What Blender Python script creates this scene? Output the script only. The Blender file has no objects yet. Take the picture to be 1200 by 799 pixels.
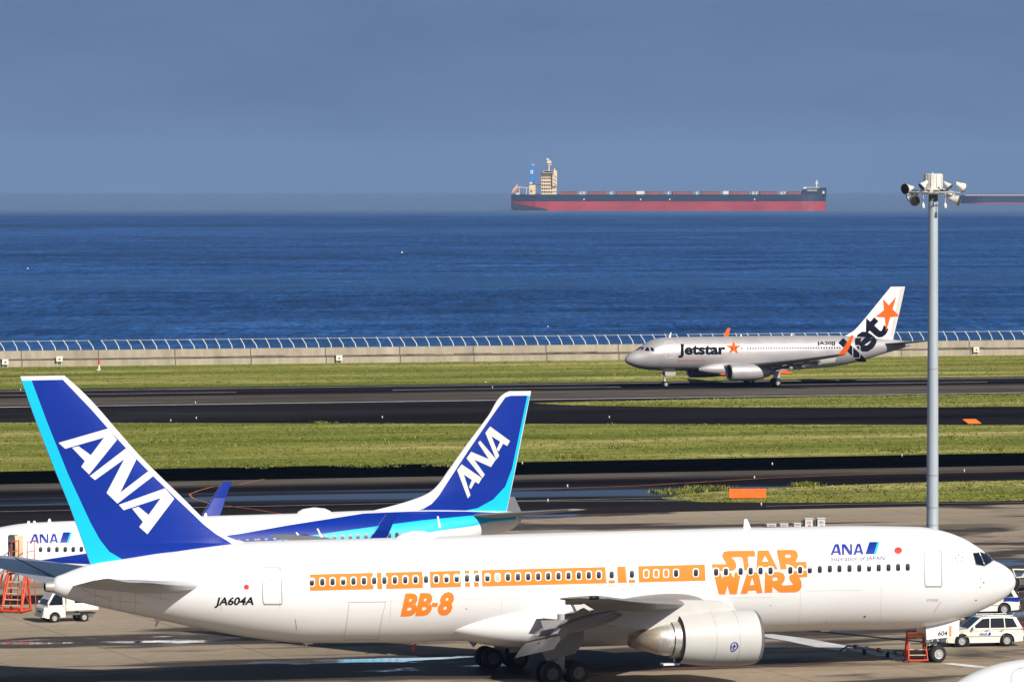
import bpy, bmesh, math, random
import numpy as np
from mathutils import Vector, Matrix
from mathutils.geometry import tessellate_polygon
random.seed(7)
R = math.radians
sc = bpy.context.scene
COL = sc.collection
# ------------------------------------------------------------------ camera
FPX = 6250.0; CAMZ = 26.2; PITCH = math.atan((399.5-208)/FPX)
cam_d = bpy.data.cameras.new('camera'); cam = bpy.data.objects.new('camera', cam_d); COL.objects.link(cam)
cam.location = (0, 0, CAMZ); cam.rotation_euler = (math.pi/2-PITCH, 0, 0)
cam_d.sensor_width = 36; cam_d.lens = 36*FPX/1200; cam_d.clip_start = 1; cam_d.clip_end = 120000
sc.camera = cam
# ------------------------------------------------------------------ light
SUN = Vector((0.914, -1.14, 1.0)).normalized()
el = math.asin(SUN.z); az = math.atan2(SUN.x, SUN.y)
ld = bpy.data.lights.new('sun', 'SUN'); lo = bpy.data.objects.new('sun', ld); COL.objects.link(lo)
ld.energy = 5.0; ld.angle = R(0.5); ld.color = (1.0, 0.94, 0.85)
lo.rotation_euler = SUN.to_track_quat('Z', 'Y').to_euler(); lo.location = (0, 0, 100)
wd = bpy.data.worlds.new('World'); sc.world = wd; wd.use_nodes = True
nt = wd.node_tree; nt.nodes.clear()
def N(nt, t, **k):
    n = nt.nodes.new(t)
    for a, b in k.items(): setattr(n, a, b)
    return n
out = N(nt, 'ShaderNodeOutputWorld'); bg = N(nt, 'ShaderNodeBackground'); sky = N(nt, 'ShaderNodeTexSky')
sky.sky_type = 'NISHITA'; sky.sun_disc = False; sky.sun_elevation = el; sky.sun_rotation = az
sky.air_density = 1.0; sky.dust_density = 1.0; sky.ozone_density = 2.0
bg.inputs[1].default_value = 0.05
# a bank of slate-blue cloud low over the bay: it covers the northern sky up to about 20 degrees
geo = N(nt, 'ShaderNodeTexCoord'); sep = N(nt, 'ShaderNodeSeparateXYZ'); nt.links.new(geo.outputs['Generated'], sep.inputs[0])
mp = N(nt, 'ShaderNodeMapping'); mp.inputs['Scale'].default_value = (14, 14, 60); nt.links.new(geo.outputs['Generated'], mp.inputs[0])
ns = N(nt, 'ShaderNodeTexNoise'); ns.inputs['Scale'].default_value = 1.0; ns.inputs['Detail'].default_value = 5; ns.inputs['Roughness'].default_value = .55
nt.links.new(mp.outputs[0], ns.inputs['Vector'])
cr = N(nt, 'ShaderNodeValToRGB'); cr.color_ramp.elements[0].position = .3; cr.color_ramp.elements[1].position = .72
cr.color_ramp.elements[0].color = (1.88, 3.02, 5.75, 1); cr.color_ramp.elements[1].color = (2.62, 3.90, 6.8, 1)
nt.links.new(ns.outputs[0], cr.inputs[0])
mr = N(nt, 'ShaderNodeMapRange'); mr.inputs[1].default_value = .10; mr.inputs[2].default_value = .42; mr.inputs[3].default_value = 1; mr.inputs[4].default_value = 0
nt.links.new(sep.outputs[2], mr.inputs[0])
mx = N(nt, 'ShaderNodeMix', data_type='RGBA'); nt.links.new(mr.outputs[0], mx.inputs[0])
nt.links.new(sky.outputs[0], mx.inputs[6]); nt.links.new(cr.outputs[0], mx.inputs[7])
nt.links.new(mx.outputs[2], bg.inputs[0]); nt.links.new(bg.outputs[0], out.inputs[0])
sc.view_settings.view_transform = 'Standard'; sc.view_settings.look = 'None'; sc.view_settings.gamma = 1
sc.view_settings.exposure = 0.12; sc.view_settings.use_curve_mapping = False
sc.cycles.max_bounces = 6; sc.cycles.volume_bounces = 0
sc.render.film_transparent = False
# ------------------------------------------------------------------ survey helpers: where a sight line meets a plane
CA, SA = math.cos(PITCH), math.sin(PITCH)
def ray(px, py):
    x = (px-600)/FPX; v = -(py-399.5)/FPX
    return Vector((x, CA+v*SA, -SA+v*CA))
def G(px, py, z=0.0):
    d = ray(px, py); t = (z-CAMZ)/d.z
    return Vector((d.x*t, d.y*t, z))
def AT(px, py, depth):
    d = ray(px, py); t = depth/d.y
    return Vector((d.x*t, d.y*t, CAMZ+d.z*t))
# ------------------------------------------------------------------ materials
def mat(name, col, rough=.5, metal=0.0, coat=0.0, spec=.5, var=0.0, scale=1.0, rvar=0.0, stretch=(1, 1, 1)):
    m = bpy.data.materials.new(name); m.use_nodes = True; nt = m.node_tree; b = nt.nodes['Principled BSDF']
    b.inputs['Base Color'].default_value = (*col, 1); b.inputs['Roughness'].default_value = rough
    b.inputs['Metallic'].default_value = metal; b.inputs['Coat Weight'].default_value = coat; b.inputs['Coat Roughness'].default_value = .12
    b.inputs['Specular IOR Level'].default_value = spec
    if var or rvar:
        tc = N(nt, 'ShaderNodeTexCoord'); mp = N(nt, 'ShaderNodeMapping'); mp.inputs['Scale'].default_value = stretch
        n = N(nt, 'ShaderNodeTexNoise'); n.inputs['Scale'].default_value = scale; n.inputs['Detail'].default_value = 6; n.inputs['Roughness'].default_value = .6
        nt.links.new(tc.outputs['Object'], mp.inputs[0]); nt.links.new(mp.outputs[0], n.inputs['Vector'])
        if var:
            r = N(nt, 'ShaderNodeValToRGB'); r.color_ramp.elements[0].position = .3; r.color_ramp.elements[1].position = .7
            r.color_ramp.elements[0].color = tuple(c*(1-var) for c in col)+(1,); r.color_ramp.elements[1].color = tuple(min(1, c*(1+var)) for c in col)+(1,)
            nt.links.new(n.outputs[0], r.inputs[0]); nt.links.new(r.outputs[0], b.inputs['Base Color'])
        if rvar:
            q = N(nt, 'ShaderNodeMapRange'); q.inputs[1].default_value = .3; q.inputs[2].default_value = .7
            q.inputs[3].default_value = max(.02, rough-rvar); q.inputs[4].default_value = rough+rvar
            nt.links.new(n.outputs[0], q.inputs[0]); nt.links.new(q.outputs[0], b.inputs['Roughness'])
    return m
M = dict(
 white=mat('white_paint', (.775, .78, .785), .42, coat=.1, spec=.3, var=.045, scale=.35, rvar=.06, stretch=(.4, 1, 1.6)),
 cream=mat('cream_paint', (.62, .60, .55), .4, var=.05, scale=1.5),
 grey=mat('wing_grey', (.24, .24, .235), .5, var=.10, scale=.7, stretch=(1, .3, 1)),
 nacelle=mat('nacelle_paint', (.58, .57, .545), .45, spec=.3, var=.05, scale=.8),
 rimshade=mat('shaded_rim', (.10, .10, .10), .5),  # rim grey darkened to hold the shade around the main wheels
 stab=mat('tailplane_grey', (.46, .47, .50), .28, metal=.35, var=.08, scale=.7, stretch=(1, .3, 1)),
 darkgrey=mat('dark_grey', (.10, .10, .10), .5, var=.2, scale=2),
 blue=mat('deep_blue_paint', (.002, .026, .285), .45, spec=.2, var=.08, scale=.5),
 cyan=mat('cyan_paint', (.0, .52, .92), .45, spec=.3, var=.04, scale=.5),
 navy=mat('navy_letters', (.012, .03, .30), .5, spec=.3),
 navytext=mat('small_letters', (.07, .08, .20), .5, spec=.3),
 orange=mat('orange_paint', (.90, .225, .025), .6, spec=.2, var=.03, scale=.6),
 jorange=mat('tail_orange', (.9, .13, .015), .7, spec=.1),
 black=mat('black_letters', (.006, .007, .016), .75, spec=.08),
 line=mat('panel_line', (.34, .34, .34), .5),
 lineD=mat('sill_dark', (.05, .05, .05), .5),
 red=mat('red_disc', (.75, .02, .01), .4),
 glass=mat('cabin_glass', (.006, .010, .024), .28, spec=.15),
 glassblue=mat('vehicle_glass', (.008, .012, .02), .12, spec=.4),
 silver=mat('silver_paint', (.50, .475, .48), .42, metal=.35, coat=.0, var=.05, scale=.6, rvar=.05),
 metal=mat('bare_metal', (.56, .53, .49), .42, metal=.55, var=.12, scale=2.5, rvar=.1),
 hotmetal=mat('nozzle_metal', (.50, .42, .33), .42, metal=.5, var=.15, scale=1.6, rvar=.08, stretch=(.5, 2, 2)),
 lip=mat('lip_grey', (.14, .14, .15), .4, var=.1, scale=1),
 tyre=mat('tyre_rubber', (.012, .012, .013), .8),
 rim=mat('wheel_rim', (.55, .55, .54), .35, metal=.4),
 strut=mat('gear_paint', (.45, .45, .45), .4, var=.15, scale=4),
 oxide=mat('safety_red', (.62, .06, .015), .5, var=.25, scale=3),
 step=mat('step_tread', (.68, .50, .30), .6, var=.2, scale=5),
 vwhite=mat('vehicle_white', (.78, .76, .68), .3, coat=.4, var=.03, scale=2),
 lamp=mat('lamp_lens', (.02, .02, .025), .15),
 pole=mat('galvanised_pole', (.44, .50, .55), .45, metal=.15, var=.10, scale=.8, stretch=(3, 3, .25)),
 hullblack=mat('hull_black', (.018, .03, .06), .5, var=.15, scale=.05),
 hullred=mat('hull_red', (.36, .045, .052), .6, var=.25, scale=.035, stretch=(1, 1, 2)),
 hatch=mat('hatch_red', (.24, .06, .055), .6, var=.15, scale=.1),
 shipcream=mat('ship_cream', (.82, .64, .40), .5, var=.1, scale=.15),
 funnel=mat('funnel_blue', (.03, .22, .65), .5),
 postw=mat('fence_white', (.72, .74, .72), .5, var=.1, scale=2),
)
# ------------------------------------------------------------------ mesh helpers
class MB:
    def __init__(s): s.v = []; s.f = []; s.m = []; s.s = []; s.mats = []
    def mi(s, m):
        m = M[m] if isinstance(m, str) else m
        if m not in s.mats: s.mats.append(m)
        return s.mats.index(m)
    def add(s, vs, fs, m, smooth=False):
        o = len(s.v); k = s.mi(m); s.v += [tuple(v) for v in vs]
        for f in fs: s.f.append(tuple(i+o for i in f)); s.m.append(k); s.s.append(smooth)
    def box(s, c, d, m, rot=None, taper=1.0):
        vs = []
        for x in (-.5, .5):
            for y in (-.5, .5):
                for z in (-.5, .5):
                    k = taper if z > 0 else 1
                    p = Vector((x*d[0]*k, y*d[1]*k, z*d[2]))
                    if rot: p = rot @ p
                    vs.append(p+Vector(c))
        s.add(vs, [(0, 1, 3, 2), (4, 6, 7, 5), (0, 4, 5, 1), (2, 3, 7, 6), (0, 2, 6, 4), (1, 5, 7, 3)], m)
    def bar(s, a, b, r, m, n=10, r2=None):
        a = Vector(a); b = Vector(b); s.lathe([(0, 0), (0, r), ((b-a).length, r if r2 is None else r2), ((b-a).length, 0)], a, b-a, m, n)
    def lathe(s, prof, o, ax, m, n=24, smooth=True):
        """profile (distance along axis, radius); a sharp corner keeps its edge because rings are doubled"""
        o = Vector(o); ax = Vector(ax).normalized(); q = ax.to_track_quat('Z', 'Y').to_matrix()
        rings = []
        for i in range(len(prof)-1):
            (a, ra), (b, rb) = prof[i], prof[i+1]
            vs = []
            for t, r in ((a, ra), (b, rb)):
                for k in range(n):
                    w = 2*math.pi*k/n; vs.append(o+q @ Vector((r*math.cos(w), r*math.sin(w), t)))
            s.add(vs, [(k, (k+1) % n, n+(k+1) % n, n+k) for k in range(n)], m, smooth)
    def slathe(s, prof, o, ax, m, n=40):
        o = Vector(o); ax = Vector(ax).normalized(); q = ax.to_track_quat('Z', 'Y').to_matrix(); vs = []
        for t, r in prof:
            for k in range(n):
                w = 2*math.pi*k/n; vs.append(o+q @ Vector((r*math.cos(w), r*math.sin(w), t)))
        fs = [(i*n+k, i*n+(k+1) % n, (i+1)*n+(k+1) % n, (i+1)*n+k) for i in range(len(prof)-1) for k in range(n)]
        s.add(vs, fs, m, True)
    def prism(s, pts, y0, y1, m, taper=None):
        """(x,z) outline pushed along y"""
        n = len(pts); vs = [(p[0], y0, p[1]) for p in pts]+[(p[0], y1, p[1]) for p in pts]
        tr = tessellate_polygon([[Vector((p[0], p[1], 0)) for p in pts]])
        fs = [tuple(t) for t in tr]+[tuple(i+n for i in t) for t in tr]+[(i, (i+1) % n, n+(i+1) % n, n+i) for i in range(n)]
        s.add(vs, fs, m)
    def build(s, name, parent=None, bevel=0, seg=2):
        me = bpy.data.meshes.new(name); me.from_pydata(s.v, [], s.f)
        for m in s.mats: me.materials.append(m)
        me.polygons.foreach_set('material_index', s.m); me.polygons.foreach_set('use_smooth', s.s); me.update()
        bm = bmesh.new(); bm.from_mesh(me); bmesh.ops.recalc_face_normals(bm, faces=bm.faces); bm.to_mesh(me); bm.free()
        o = bpy.data.objects.new(name, me); COL.objects.link(o)
        if parent is not None: o.parent = parent
        if bevel:
            b = o.modifiers.new('bevel', 'BEVEL'); b.width = bevel; b.segments = seg; b.limit_method = 'ANGLE'; b.angle_limit = R(35); b.harden_normals = False
        return o
def tag(o, label=None, cat=None, group=None, kind=None):
    if label: o['label'] = label
    if cat: o['category'] = cat
    if group: o['group'] = group
    if kind: o['kind'] = kind
    return o
def thing(name, label, cat, loc=(0, 0, 0), rz=0.0, group=None):
    o = bpy.data.objects.new(name, None); COL.objects.link(o); o.location = loc; o.rotation_euler = (0, 0, rz); o.empty_display_size = .5
    return tag(o, label, cat, group)
def copy_tree(o, parent=None):
    c = o.copy(); COL.objects.link(c); c.parent = parent
    for ch in list(o.children): copy_tree(ch, c)
    return c
def pchip(xs, ys):
    xs = np.array(xs, float); ys = np.array(ys, float); k = np.argsort(xs); xs = xs[k]; ys = ys[k]
    h = np.diff(xs); d = np.diff(ys)/h; m = np.zeros(len(xs)); m[0] = d[0]; m[-1] = d[-1]
    for i in range(1, len(xs)-1):
        if d[i-1]*d[i] > 0:
            w1 = 2*h[i]+h[i-1]; w2 = h[i]+2*h[i-1]; m[i] = (w1+w2)/(w1/d[i-1]+w2/d[i])
    def f(x):
        x = min(max(x, xs[0]), xs[-1]); i = min(max(int(np.searchsorted(xs, x))-1, 0), len(xs)-2); t = (x-xs[i])/h[i]
        return float((1+2*t)*(1-t)**2*ys[i]+t*(1-t)**2*h[i]*m[i]+t*t*(3-2*t)*ys[i+1]+t*t*(t-1)*h[i]*m[i+1])
    return f
def text2d(s, x0, x1, yb, yt, shear=0.0, bold=0.0, ang=0.0, center=None, dy=0.0):
    """lettering as triangles in the survey plane: fits the word between x0..x1, baseline yb, cap line yt"""
    c = bpy.data.curves.new('t', 'FONT'); c.body = s; c.size = 1; c.offset = bold; c.resolution_u = 3; c.shear = shear
    o = bpy.data.objects.new('t', c); COL.objects.link(o); bpy.context.view_layer.update()
    me = bpy.data.meshes.new_from_object(o.evaluated_get(bpy.context.evaluated_depsgraph_get()))
    v = np.array([q.co[:2] for q in me.vertices]); fs = [tuple(p.vertices) for p in me.polygons]
    bpy.data.objects.remove(o); bpy.data.curves.remove(c); bpy.data.meshes.remove(me)
    cap = .73; mn, mxx = v[:, 0].min(), v[:, 0].max()
    X = x0+(v[:, 0]-mn)/(mxx-mn)*(x1-x0); Y = yb-(v[:, 1])/cap*(yb-yt)+dy*(X-x0)/(x1-x0)
    if ang:
        cx, cy = center; ca, sa = math.cos(ang), math.sin(ang); dx, dyy = X-cx, Y-cy
        X, Y = cx+dx*ca+dyy*sa, cy-dx*sa+dyy*ca
    return list(zip(X.tolist(), Y.tolist())), fs
def loops2d(loops):
    vs = [p for l in loops for p in l]
    return vs, [tuple(t) for t in tessellate_polygon([[Vector((p[0], p[1], 0)) for p in l] for l in loops])]
def rrect(cx, cy, w, h, r, n=3, sk=0.0):
    o = []
    for (sx, sy, a0) in ((1, 1, 0), (-1, 1, 90), (-1, -1, 180), (1, -1, 270)):
        for k in range(n+1):
            a = R(a0+90*k/n); y = sy*(h/2-r)+r*math.sin(a); o.append((cx+sx*(w/2-r)+r*math.cos(a)+sk*y, cy+y))
    return o
def circ(cx, cy, rx, ry=None, n=20):
    ry = ry or rx
    return [(cx+rx*math.cos(2*math.pi*k/n), cy+ry*math.sin(2*math.pi*k/n)) for k in range(n)]
def star(tips, inner=.42):
    cx = sum(p[0] for p in tips)/5; cy = sum(p[1] for p in tips)/5; o = []
    for i in range(5):
        a, b = tips[i], tips[(i+1) % 5]; o.append(a); mx_, my_ = (a[0]+b[0])/2, (a[1]+b[1])/2
        o.append((cx+(mx_-cx)*inner*1.15, cy+(my_-cy)*inner*1.15))
    return o
def aff(pts, x0, y0, s): return [(x0+p[0]/s, y0+p[1]/s) for p in pts]
def decal(mb, shape, mapper, m, cut=1.6, cutx=0, only=None):
    vs, fs = shape if isinstance(shape, tuple) else loops2d(shape)
    bm = bmesh.new(); bv = [bm.verts.new((p[0], p[1], 0)) for p in vs]
    for f in fs:
        if len(set(f)) < 3: continue
        try: bm.faces.new([bv[i] for i in f])
        except ValueError: pass
    ys = [p[1] for p in vs]; xs = [p[0] for p in vs]
    def slicer(lo_, hi_, st, co, no):
        k = math.ceil(lo_/st)*st
        while k < hi_:
            bmesh.ops.bisect_plane(bm, geom=bm.verts[:]+bm.edges[:]+bm.faces[:], plane_co=[c*k for c in co], plane_no=no); k += st
    if cut: slicer(min(ys), max(ys), cut, (0, 1, 0), (0, 1, 0))
    if cutx: slicer(min(xs), max(xs), cutx, (1, 0, 0), (1, 0, 0))
    bm.verts.index_update(); P = [mapper(v.co.x, v.co.y) for v in bm.verts]
    F = [tuple(v.index for v in f.verts) for f in bm.faces if only is None or only(f.calc_center_median())]
    bm.free(); mb.add(P, F, m)
# ------------------------------------------------------------------ aircraft kit
class Frame:
    """local axes of an aircraft or vehicle: x runs aft from the nose, z up; near = sign of y on the viewer's side"""
    def __init__(s, origin, ang): s.o = Vector((origin[0], origin[1], 0)); s.a = ang; s.ca = math.cos(ang); s.sa = math.sin(ang); s.near = 1 if s.ca < 0 else -1
    def loc(s, px, py, yl=0.0):
        d = ray(px, py); ox, oy = -s.o.x, -s.o.y
        ly0 = -ox*s.sa+oy*s.ca; dly = -d.x*s.sa+d.y*s.ca; t = (yl-ly0)/dly
        x, y = ox+d.x*t, oy+d.y*t
        return x*s.ca+y*s.sa, CAMZ+d.z*t
class Fus:
    def __init__(s, fr, top, bot, wr, wf=None):
        s.fr = fr; s.zt = pchip(*zip(*top)); s.zb = pchip(*zip(*bot)); s.wr = wr; s.wf = wf
        s.L0 = top[0][0]; s.L1 = top[-1][0]
    def dims(s, st):
        a, b = s.zt(st), s.zb(st); h = max((a-b)/2, .004); w = h*s.wr if s.wf is None else s.wf(st, h*s.wr)
        return (a+b)/2, h, max(w, .004)
    def mesh(s, mb, m, n=96, step=.35):
        L = []; x = s.L0
        while x < s.L1-.02: L.append(x); x += min(step, .03+(x-s.L0)*.18, max(.05, (s.L1-x)*.3))
        L.append(s.L1); vs = []
        for st in L:
            zc, h, w = s.dims(st)
            for k in range(n): a = 2*math.pi*k/n; vs.append((st, w*math.sin(a), zc+h*math.cos(a)))
        fs = [(i*n+k, i*n+(k+1) % n, (i+1)*n+(k+1) % n, (i+1)*n+k) for i in range(len(L)-1) for k in range(n)]
        mb.add(vs, fs, m, True)
        e = len(L)-1; mb.add([vs[k] for k in range(n)], [tuple(range(n))], m); mb.add([vs[e*n+k] for k in range(n)], [tuple(range(n))], m)
    def hit(s, off=.012):
        def f(px, py):
            y = s.dims(s.L0+6)[2]*.9
            for _ in range(9):
                st, z = s.fr.loc(px, py, y*s.fr.near); zc, h, w = s.dims(st); q = max(-.999, min(.999, (z-zc)/(h+off)))
                y = (w+off)*math.sqrt(1-q*q)
            return (st, y*s.fr.near, z)
        return f
def airfoil(n=18, t=.12, camber=0.02):
    up = []; lo_ = []
    for i in range(n+1):
        x = .5*(1-math.cos(math.pi*i/n)); y = 5*t*(.2969*math.sqrt(x)-.126*x-.3516*x*x+.2843*x**3-.1036*x**4); c = camber*4*x*(1-x)
        up.append((x, c+y)); lo_.append((x, c-y))
    return up+lo_[-2:0:-1]
def wingloft(mb, secs, m, n=18, camber=.015, mtip=None):
    """secs: (LE point, TE point, thickness, thickness direction)"""
    vs = []; K = None
    for le, te, t, nd in secs:
        le = Vector(le); te = Vector(te); nd = Vector(nd).normalized(); c = (te-le).length
        a = airfoil(n, t, camber); K = len(a)
        for x, y in a: vs.append(le+(te-le)*x+nd*(y*c))
    for i in range(len(secs)-1):
        mb.add(vs[i*K:(i+2)*K], [(k, (k+1) % K, K+(k+1) % K, K+k) for k in range(K)], m, True)
    for i in (0, len(secs)-1): mb.add(vs[i*K:(i+1)*K], [tuple(range(K))], mtip or m)
class Fin:
    def __init__(s, fr, le_px, te_px, z0, z1, t=.10, tmax=.42):
        s.fr = fr; a = [fr.loc(*p) for p in le_px]; b = [fr.loc(*p) for p in te_px]
        s.le = pchip([p[1] for p in a], [p[0] for p in a]); s.te = pchip([p[1] for p in b], [p[0] for p in b])
        s.z0, s.z1, s.t, s.tm = z0, z1, t, tmax
        s.le_lin = a; s.te_lin = b
    def ht(s, st, z):
        l, e = s.le(z), s.te(z); c = max(.1, e-l); x = max(0, min(1, (st-l)/c)); t = min(s.t, s.tm*2/c)
        return c*5*t*(.2969*math.sqrt(x)-.126*x-.3516*x*x+.2843*x**3-.1036*x**4)
    def mesh(s, mb, m, rows=30):
        secs = []
        for i in range(rows+1):
            z = s.z0+(s.z1-s.z0)*i/rows; l, e = s.le(z), s.te(z); secs.append(((l, 0, z), (e, 0, z), min(s.t, s.tm*2/max(.1, e-l)), (0, 1, 0)))
        wingloft(mb, secs, m, 20, 0.0)
    def hit(s, off=.012):
        def f(px, py):
            y = .2
            for _ in range(5): st, z = s.fr.loc(px, py, y*s.fr.near); y = s.ht(st, z)+off
            return (st, y*s.fr.near, z)
        return f
def wheel(parent, c, r, w, side, name='wheel', n=28, rim='rim'):
    mb = MB(); o = Vector(c)-Vector((0, w/2, 0)); ax = (0, 1, 0); k = r*.16
    mb.slathe([(0, r*.55), (0, r-k), (k*.3, r-k*.3), (k, r), (w-k, r), (w-k*.3, r-k*.3), (w, r-k), (w, r*.55)], o, ax, 'tyre', n)
    for (a, s) in ((0, 1), (w, -1)):
        mb.lathe([(a, r*.57), (a+s*w*.02, r*.50), (a+s*w*.12, r*.46), (a+s*w*.12, r*.22), (a-s*w*.02, r*.17), (a-s*w*.02, 0)], o, ax, rim, n)
        for q in range(8):
            t = 2*math.pi*q/8; mb.box(o+Vector((r*.34*math.cos(t), a+s*w*.115, r*.34*math.sin(t))), (r*.10, .01, r*.10), 'darkgrey')
    return mb.build(name, parent)
def engine(parent, c, L, rad, m_n='white', nose=-1, core=(.9, .62, .30), lipm='lip', name='engine', pylon=None, logo=False, fanr=.86, coreL=None):
    """c = centre of the intake; runs aft"""
    mb = MB(); x, y, z = c; ax = (1, 0, 0)
    P = [(0.0, .88), (.015, .93), (.05, .965), (.12, .99), (.25, 1.0), (.5, .995), (.75, .95), (1.0, .85)]
    mb.slathe([(L*a, rad*b) for a, b in P if a >= .045], c, ax, m_n, 48)
    mb.slathe([(L, rad*.85), (L-.05, rad*.82), (L*.8, rad*.80)], c, ax, 'lip', 48)
    for q in (.33, .62):
        rr = rad*np.interp(q, [p[0] for p in P], [p[1] for p in P]); mb.lathe([(L*q-.012, rr+.004), (L*q+.012, rr+.004)], c, ax, 'line', 48)
    if pylon:
        (pz, x1, x2, pw) = pylon
        mb.prism([(x+L*.22, z+rad*.9), (x+L*.45, pz-.15), (x1, pz), (x2, pz-.05), (x2-.5, z+rad*.75), (x+L*1.35, z+rad*.35), (x+L*.95, z+rad*.3), (x+L*.6, z+rad*.5)], y-pw/2, y+pw/2, m_n)
    e = mb.build(name, parent)
    mb = MB(); mb.slathe([(L*.05, rad*.965), (L*.02, rad*.94), (0, rad*.885), (.01, rad*.85), (L*.05, rad*.82)], c, ax, lipm, 48); mb.build('intake_lip', e)
    mb = MB(); mb.slathe([(L*.05, rad*.82), (L*.18, rad*.80), (L*.22, rad*.82)], c, ax, 'darkgrey', 48)
    mb.lathe([(L*.22, rad*.82), (L*.22, 0)], c, ax, 'black', 48)
    for k in range(24):
        t = 2*math.pi*k/24; d = Vector((0, math.cos(t), math.sin(t))); p = Vector((-math.sin(t), 0, 0)); e2 = Vector((0, -math.sin(t), math.cos(t)))
        o = Vector(c)+Vector((L*.19, 0, 0)); w = rad*.075
        mb.add([o+d*rad*.25-e2*w*.5, o+d*rad*.80-e2*w, o+d*rad*.80+e2*w+Vector((.15, 0, 0)), o+d*rad*.25+e2*w*.5+Vector((.1, 0, 0))], [(0, 1, 2, 3)], 'darkgrey')
    mb.slathe([(L*.09, .01), (L*.11, rad*.1), (L*.15, rad*.18), (L*.2, rad*.26)], c, ax, 'lip', 24); mb.build('fan', e)
    mb = MB(); cl = coreL or L*.8; a, b, cc = core
    mb.slathe([(L*.75, rad*.70), (L*1.0, rad*.68), (L*1.10, rad*.65)], c, ax, 'metal', 40)
    mb.lathe([(L*1.10, rad*.65), (L*1.10, rad*.59)], c, ax, 'lip', 40); mb.slathe([(L*1.10, rad*.59), (L*1.16, rad*.58), (L+cl*.45, rad*b), (L+cl*.47, rad*b*.97)], c, ax, 'metal', 40)
    mb.slathe([(L+cl*.47, rad*b*.97), (L+cl, rad*cc), (L+cl*.98, rad*cc*.9), (L+cl*.6, rad*cc*.8)], c, ax, 'hotmetal', 40)
    mb.build('exhaust_nozzle', e)
    return e
def ring_of(loop, cx, cy, k): return [(cx+(p[0]-cx)*k, cy+(p[1]-cy)*k) for p in loop]
def outline(mb, loop, mapper, m, w=.5, cut=1.6):
    """a thin seam that follows a closed line"""
    n = len(loop)
    for i in range(n):
        a = Vector(loop[i]); b = Vector(loop[(i+1) % n]); d = b-a
        if d.length < 1e-4: continue
        p = Vector((-d.y, d.x)).normalized()*w/2; e = d.normalized()*w*.3
        decal(mb, [[tuple(a-p-e), tuple(b-p+e), tuple(b+p+e), tuple(a+p-e)]], mapper, m, cut)
ANA_S = [[[(113, 215), (158, 105), (195, 103), (222, 213), (197, 213), (190, 192), (143, 194), (137, 214)], [(152, 175), (172, 125), (186, 174)]],
         [[(230, 212), (227, 105), (262, 104), (313, 178), (311, 104), (328, 103), (333, 210), (300, 210), (248, 132), (252, 212)]],
         [[(343, 212), (380, 102), (412, 100), (445, 206), (420, 207), (413, 188), (375, 190), (368, 211)], [(380, 172), (397, 122), (410, 170)]]]
ANA_B = [(465, 205), (505, 83), (583, 83), (548, 205)]; ANA_C = [(549, 205), (584, 83), (606, 82), (573, 204)]
def ana_title(mb, mapper, x0, y0, s, cut=1.6):
    for l in ANA_S: decal(mb, [aff(q, x0, y0, s) for q in l], mapper, 'navy', cut)
    decal(mb, [aff(ANA_B, x0, y0, s)], mapper, 'blue', cut); decal(mb, [aff(ANA_C, x0, y0, s)], mapper, 'cyan', cut)
# ------------------------------------------------------------------ the setting
TH = R(19.5); PH = R(19.0); U = Vector((math.cos(PH), math.sin(PH), 0)); V = Vector((-math.sin(PH), math.cos(PH), 0))   # along / across the runway
def uv(px, py): p = G(px, py); return p.dot(U), p.dot(V)
def band(y0, y1=None, x0=0, x1=1200): return .5*(uv(x0, y0)[1]+uv(x1, y1)[1])
W0 = band(432, 414.5)                      # foot of the sea wall
def sheet(name, pts, z, m, kind='structure'):
    mb = MB(); tr = tessellate_polygon([[Vector(p) for p in pts]]); mb.add([(p[0], p[1], z) for p in pts], [tuple(t) for t in tr], m)
    return tag(mb.build(name), kind=kind)
def P2(u, v): p = U*u+V*v; return (p.x, p.y)
def noise(nt, vec, scale, detail=6, rough=.6, stretch=None, dist=0):
    n = N(nt, 'ShaderNodeTexNoise'); n.inputs['Scale'].default_value = scale; n.inputs['Detail'].default_value = detail; n.inputs['Roughness'].default_value = rough; n.inputs['Distortion'].default_value = dist
    if stretch:
        mp = N(nt, 'ShaderNodeMapping'); mp.inputs['Scale'].default_value = stretch; nt.links.new(vec, mp.inputs[0]); vec = mp.outputs[0]
    nt.links.new(vec, n.inputs['Vector']); return n.outputs[0]
def ramp(nt, fac, stops, interp='LINEAR'):
    r = N(nt, 'ShaderNodeValToRGB'); r.color_ramp.interpolation = interp; e = r.color_ramp.elements
    while len(e) < len(stops): e.new(.5)
    for i, (p, c) in enumerate(stops): e[i].position = p; e[i].color = (*c, 1) if isinstance(c, tuple) else (c, c, c, 1)
    nt.links.new(fac, r.inputs[0]); return r.outputs[0]
def mixc(nt, f, a, b, blend='MIX'):
    m = N(nt, 'ShaderNodeMix', data_type='RGBA', blend_type=blend)
    for i, v in ((0, f), (6, a), (7, b)):
        if isinstance(v, (int, float)): m.inputs[i].default_value = v
        elif isinstance(v, tuple): m.inputs[i].default_value = (*v, 1)
        else: nt.links.new(v, m.inputs[i])
    return m.outputs[2]
def math_(nt, op, a, b=None):
    m = N(nt, 'ShaderNodeMath', operation=op)
    for i, v in ((0, a), (1, b)):
        if v is None: continue
        if isinstance(v, (int, float)): m.inputs[i].default_value = v
        else: nt.links.new(v, m.inputs[i])
    return m.outputs[0]
def newmat(name):
    m = bpy.data.materials.new(name); m.use_nodes = True; nt = m.node_tree; b = nt.nodes['Principled BSDF']
    tc = N(nt, 'ShaderNodeTexCoord'); mp = N(nt, 'ShaderNodeMapping'); mp.vector_type = 'POINT'; mp.inputs['Rotation'].default_value = (0, 0, -PH)
    nt.links.new(tc.outputs['Object'], mp.inputs[0]); return m, nt, b, mp.outputs[0]
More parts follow.
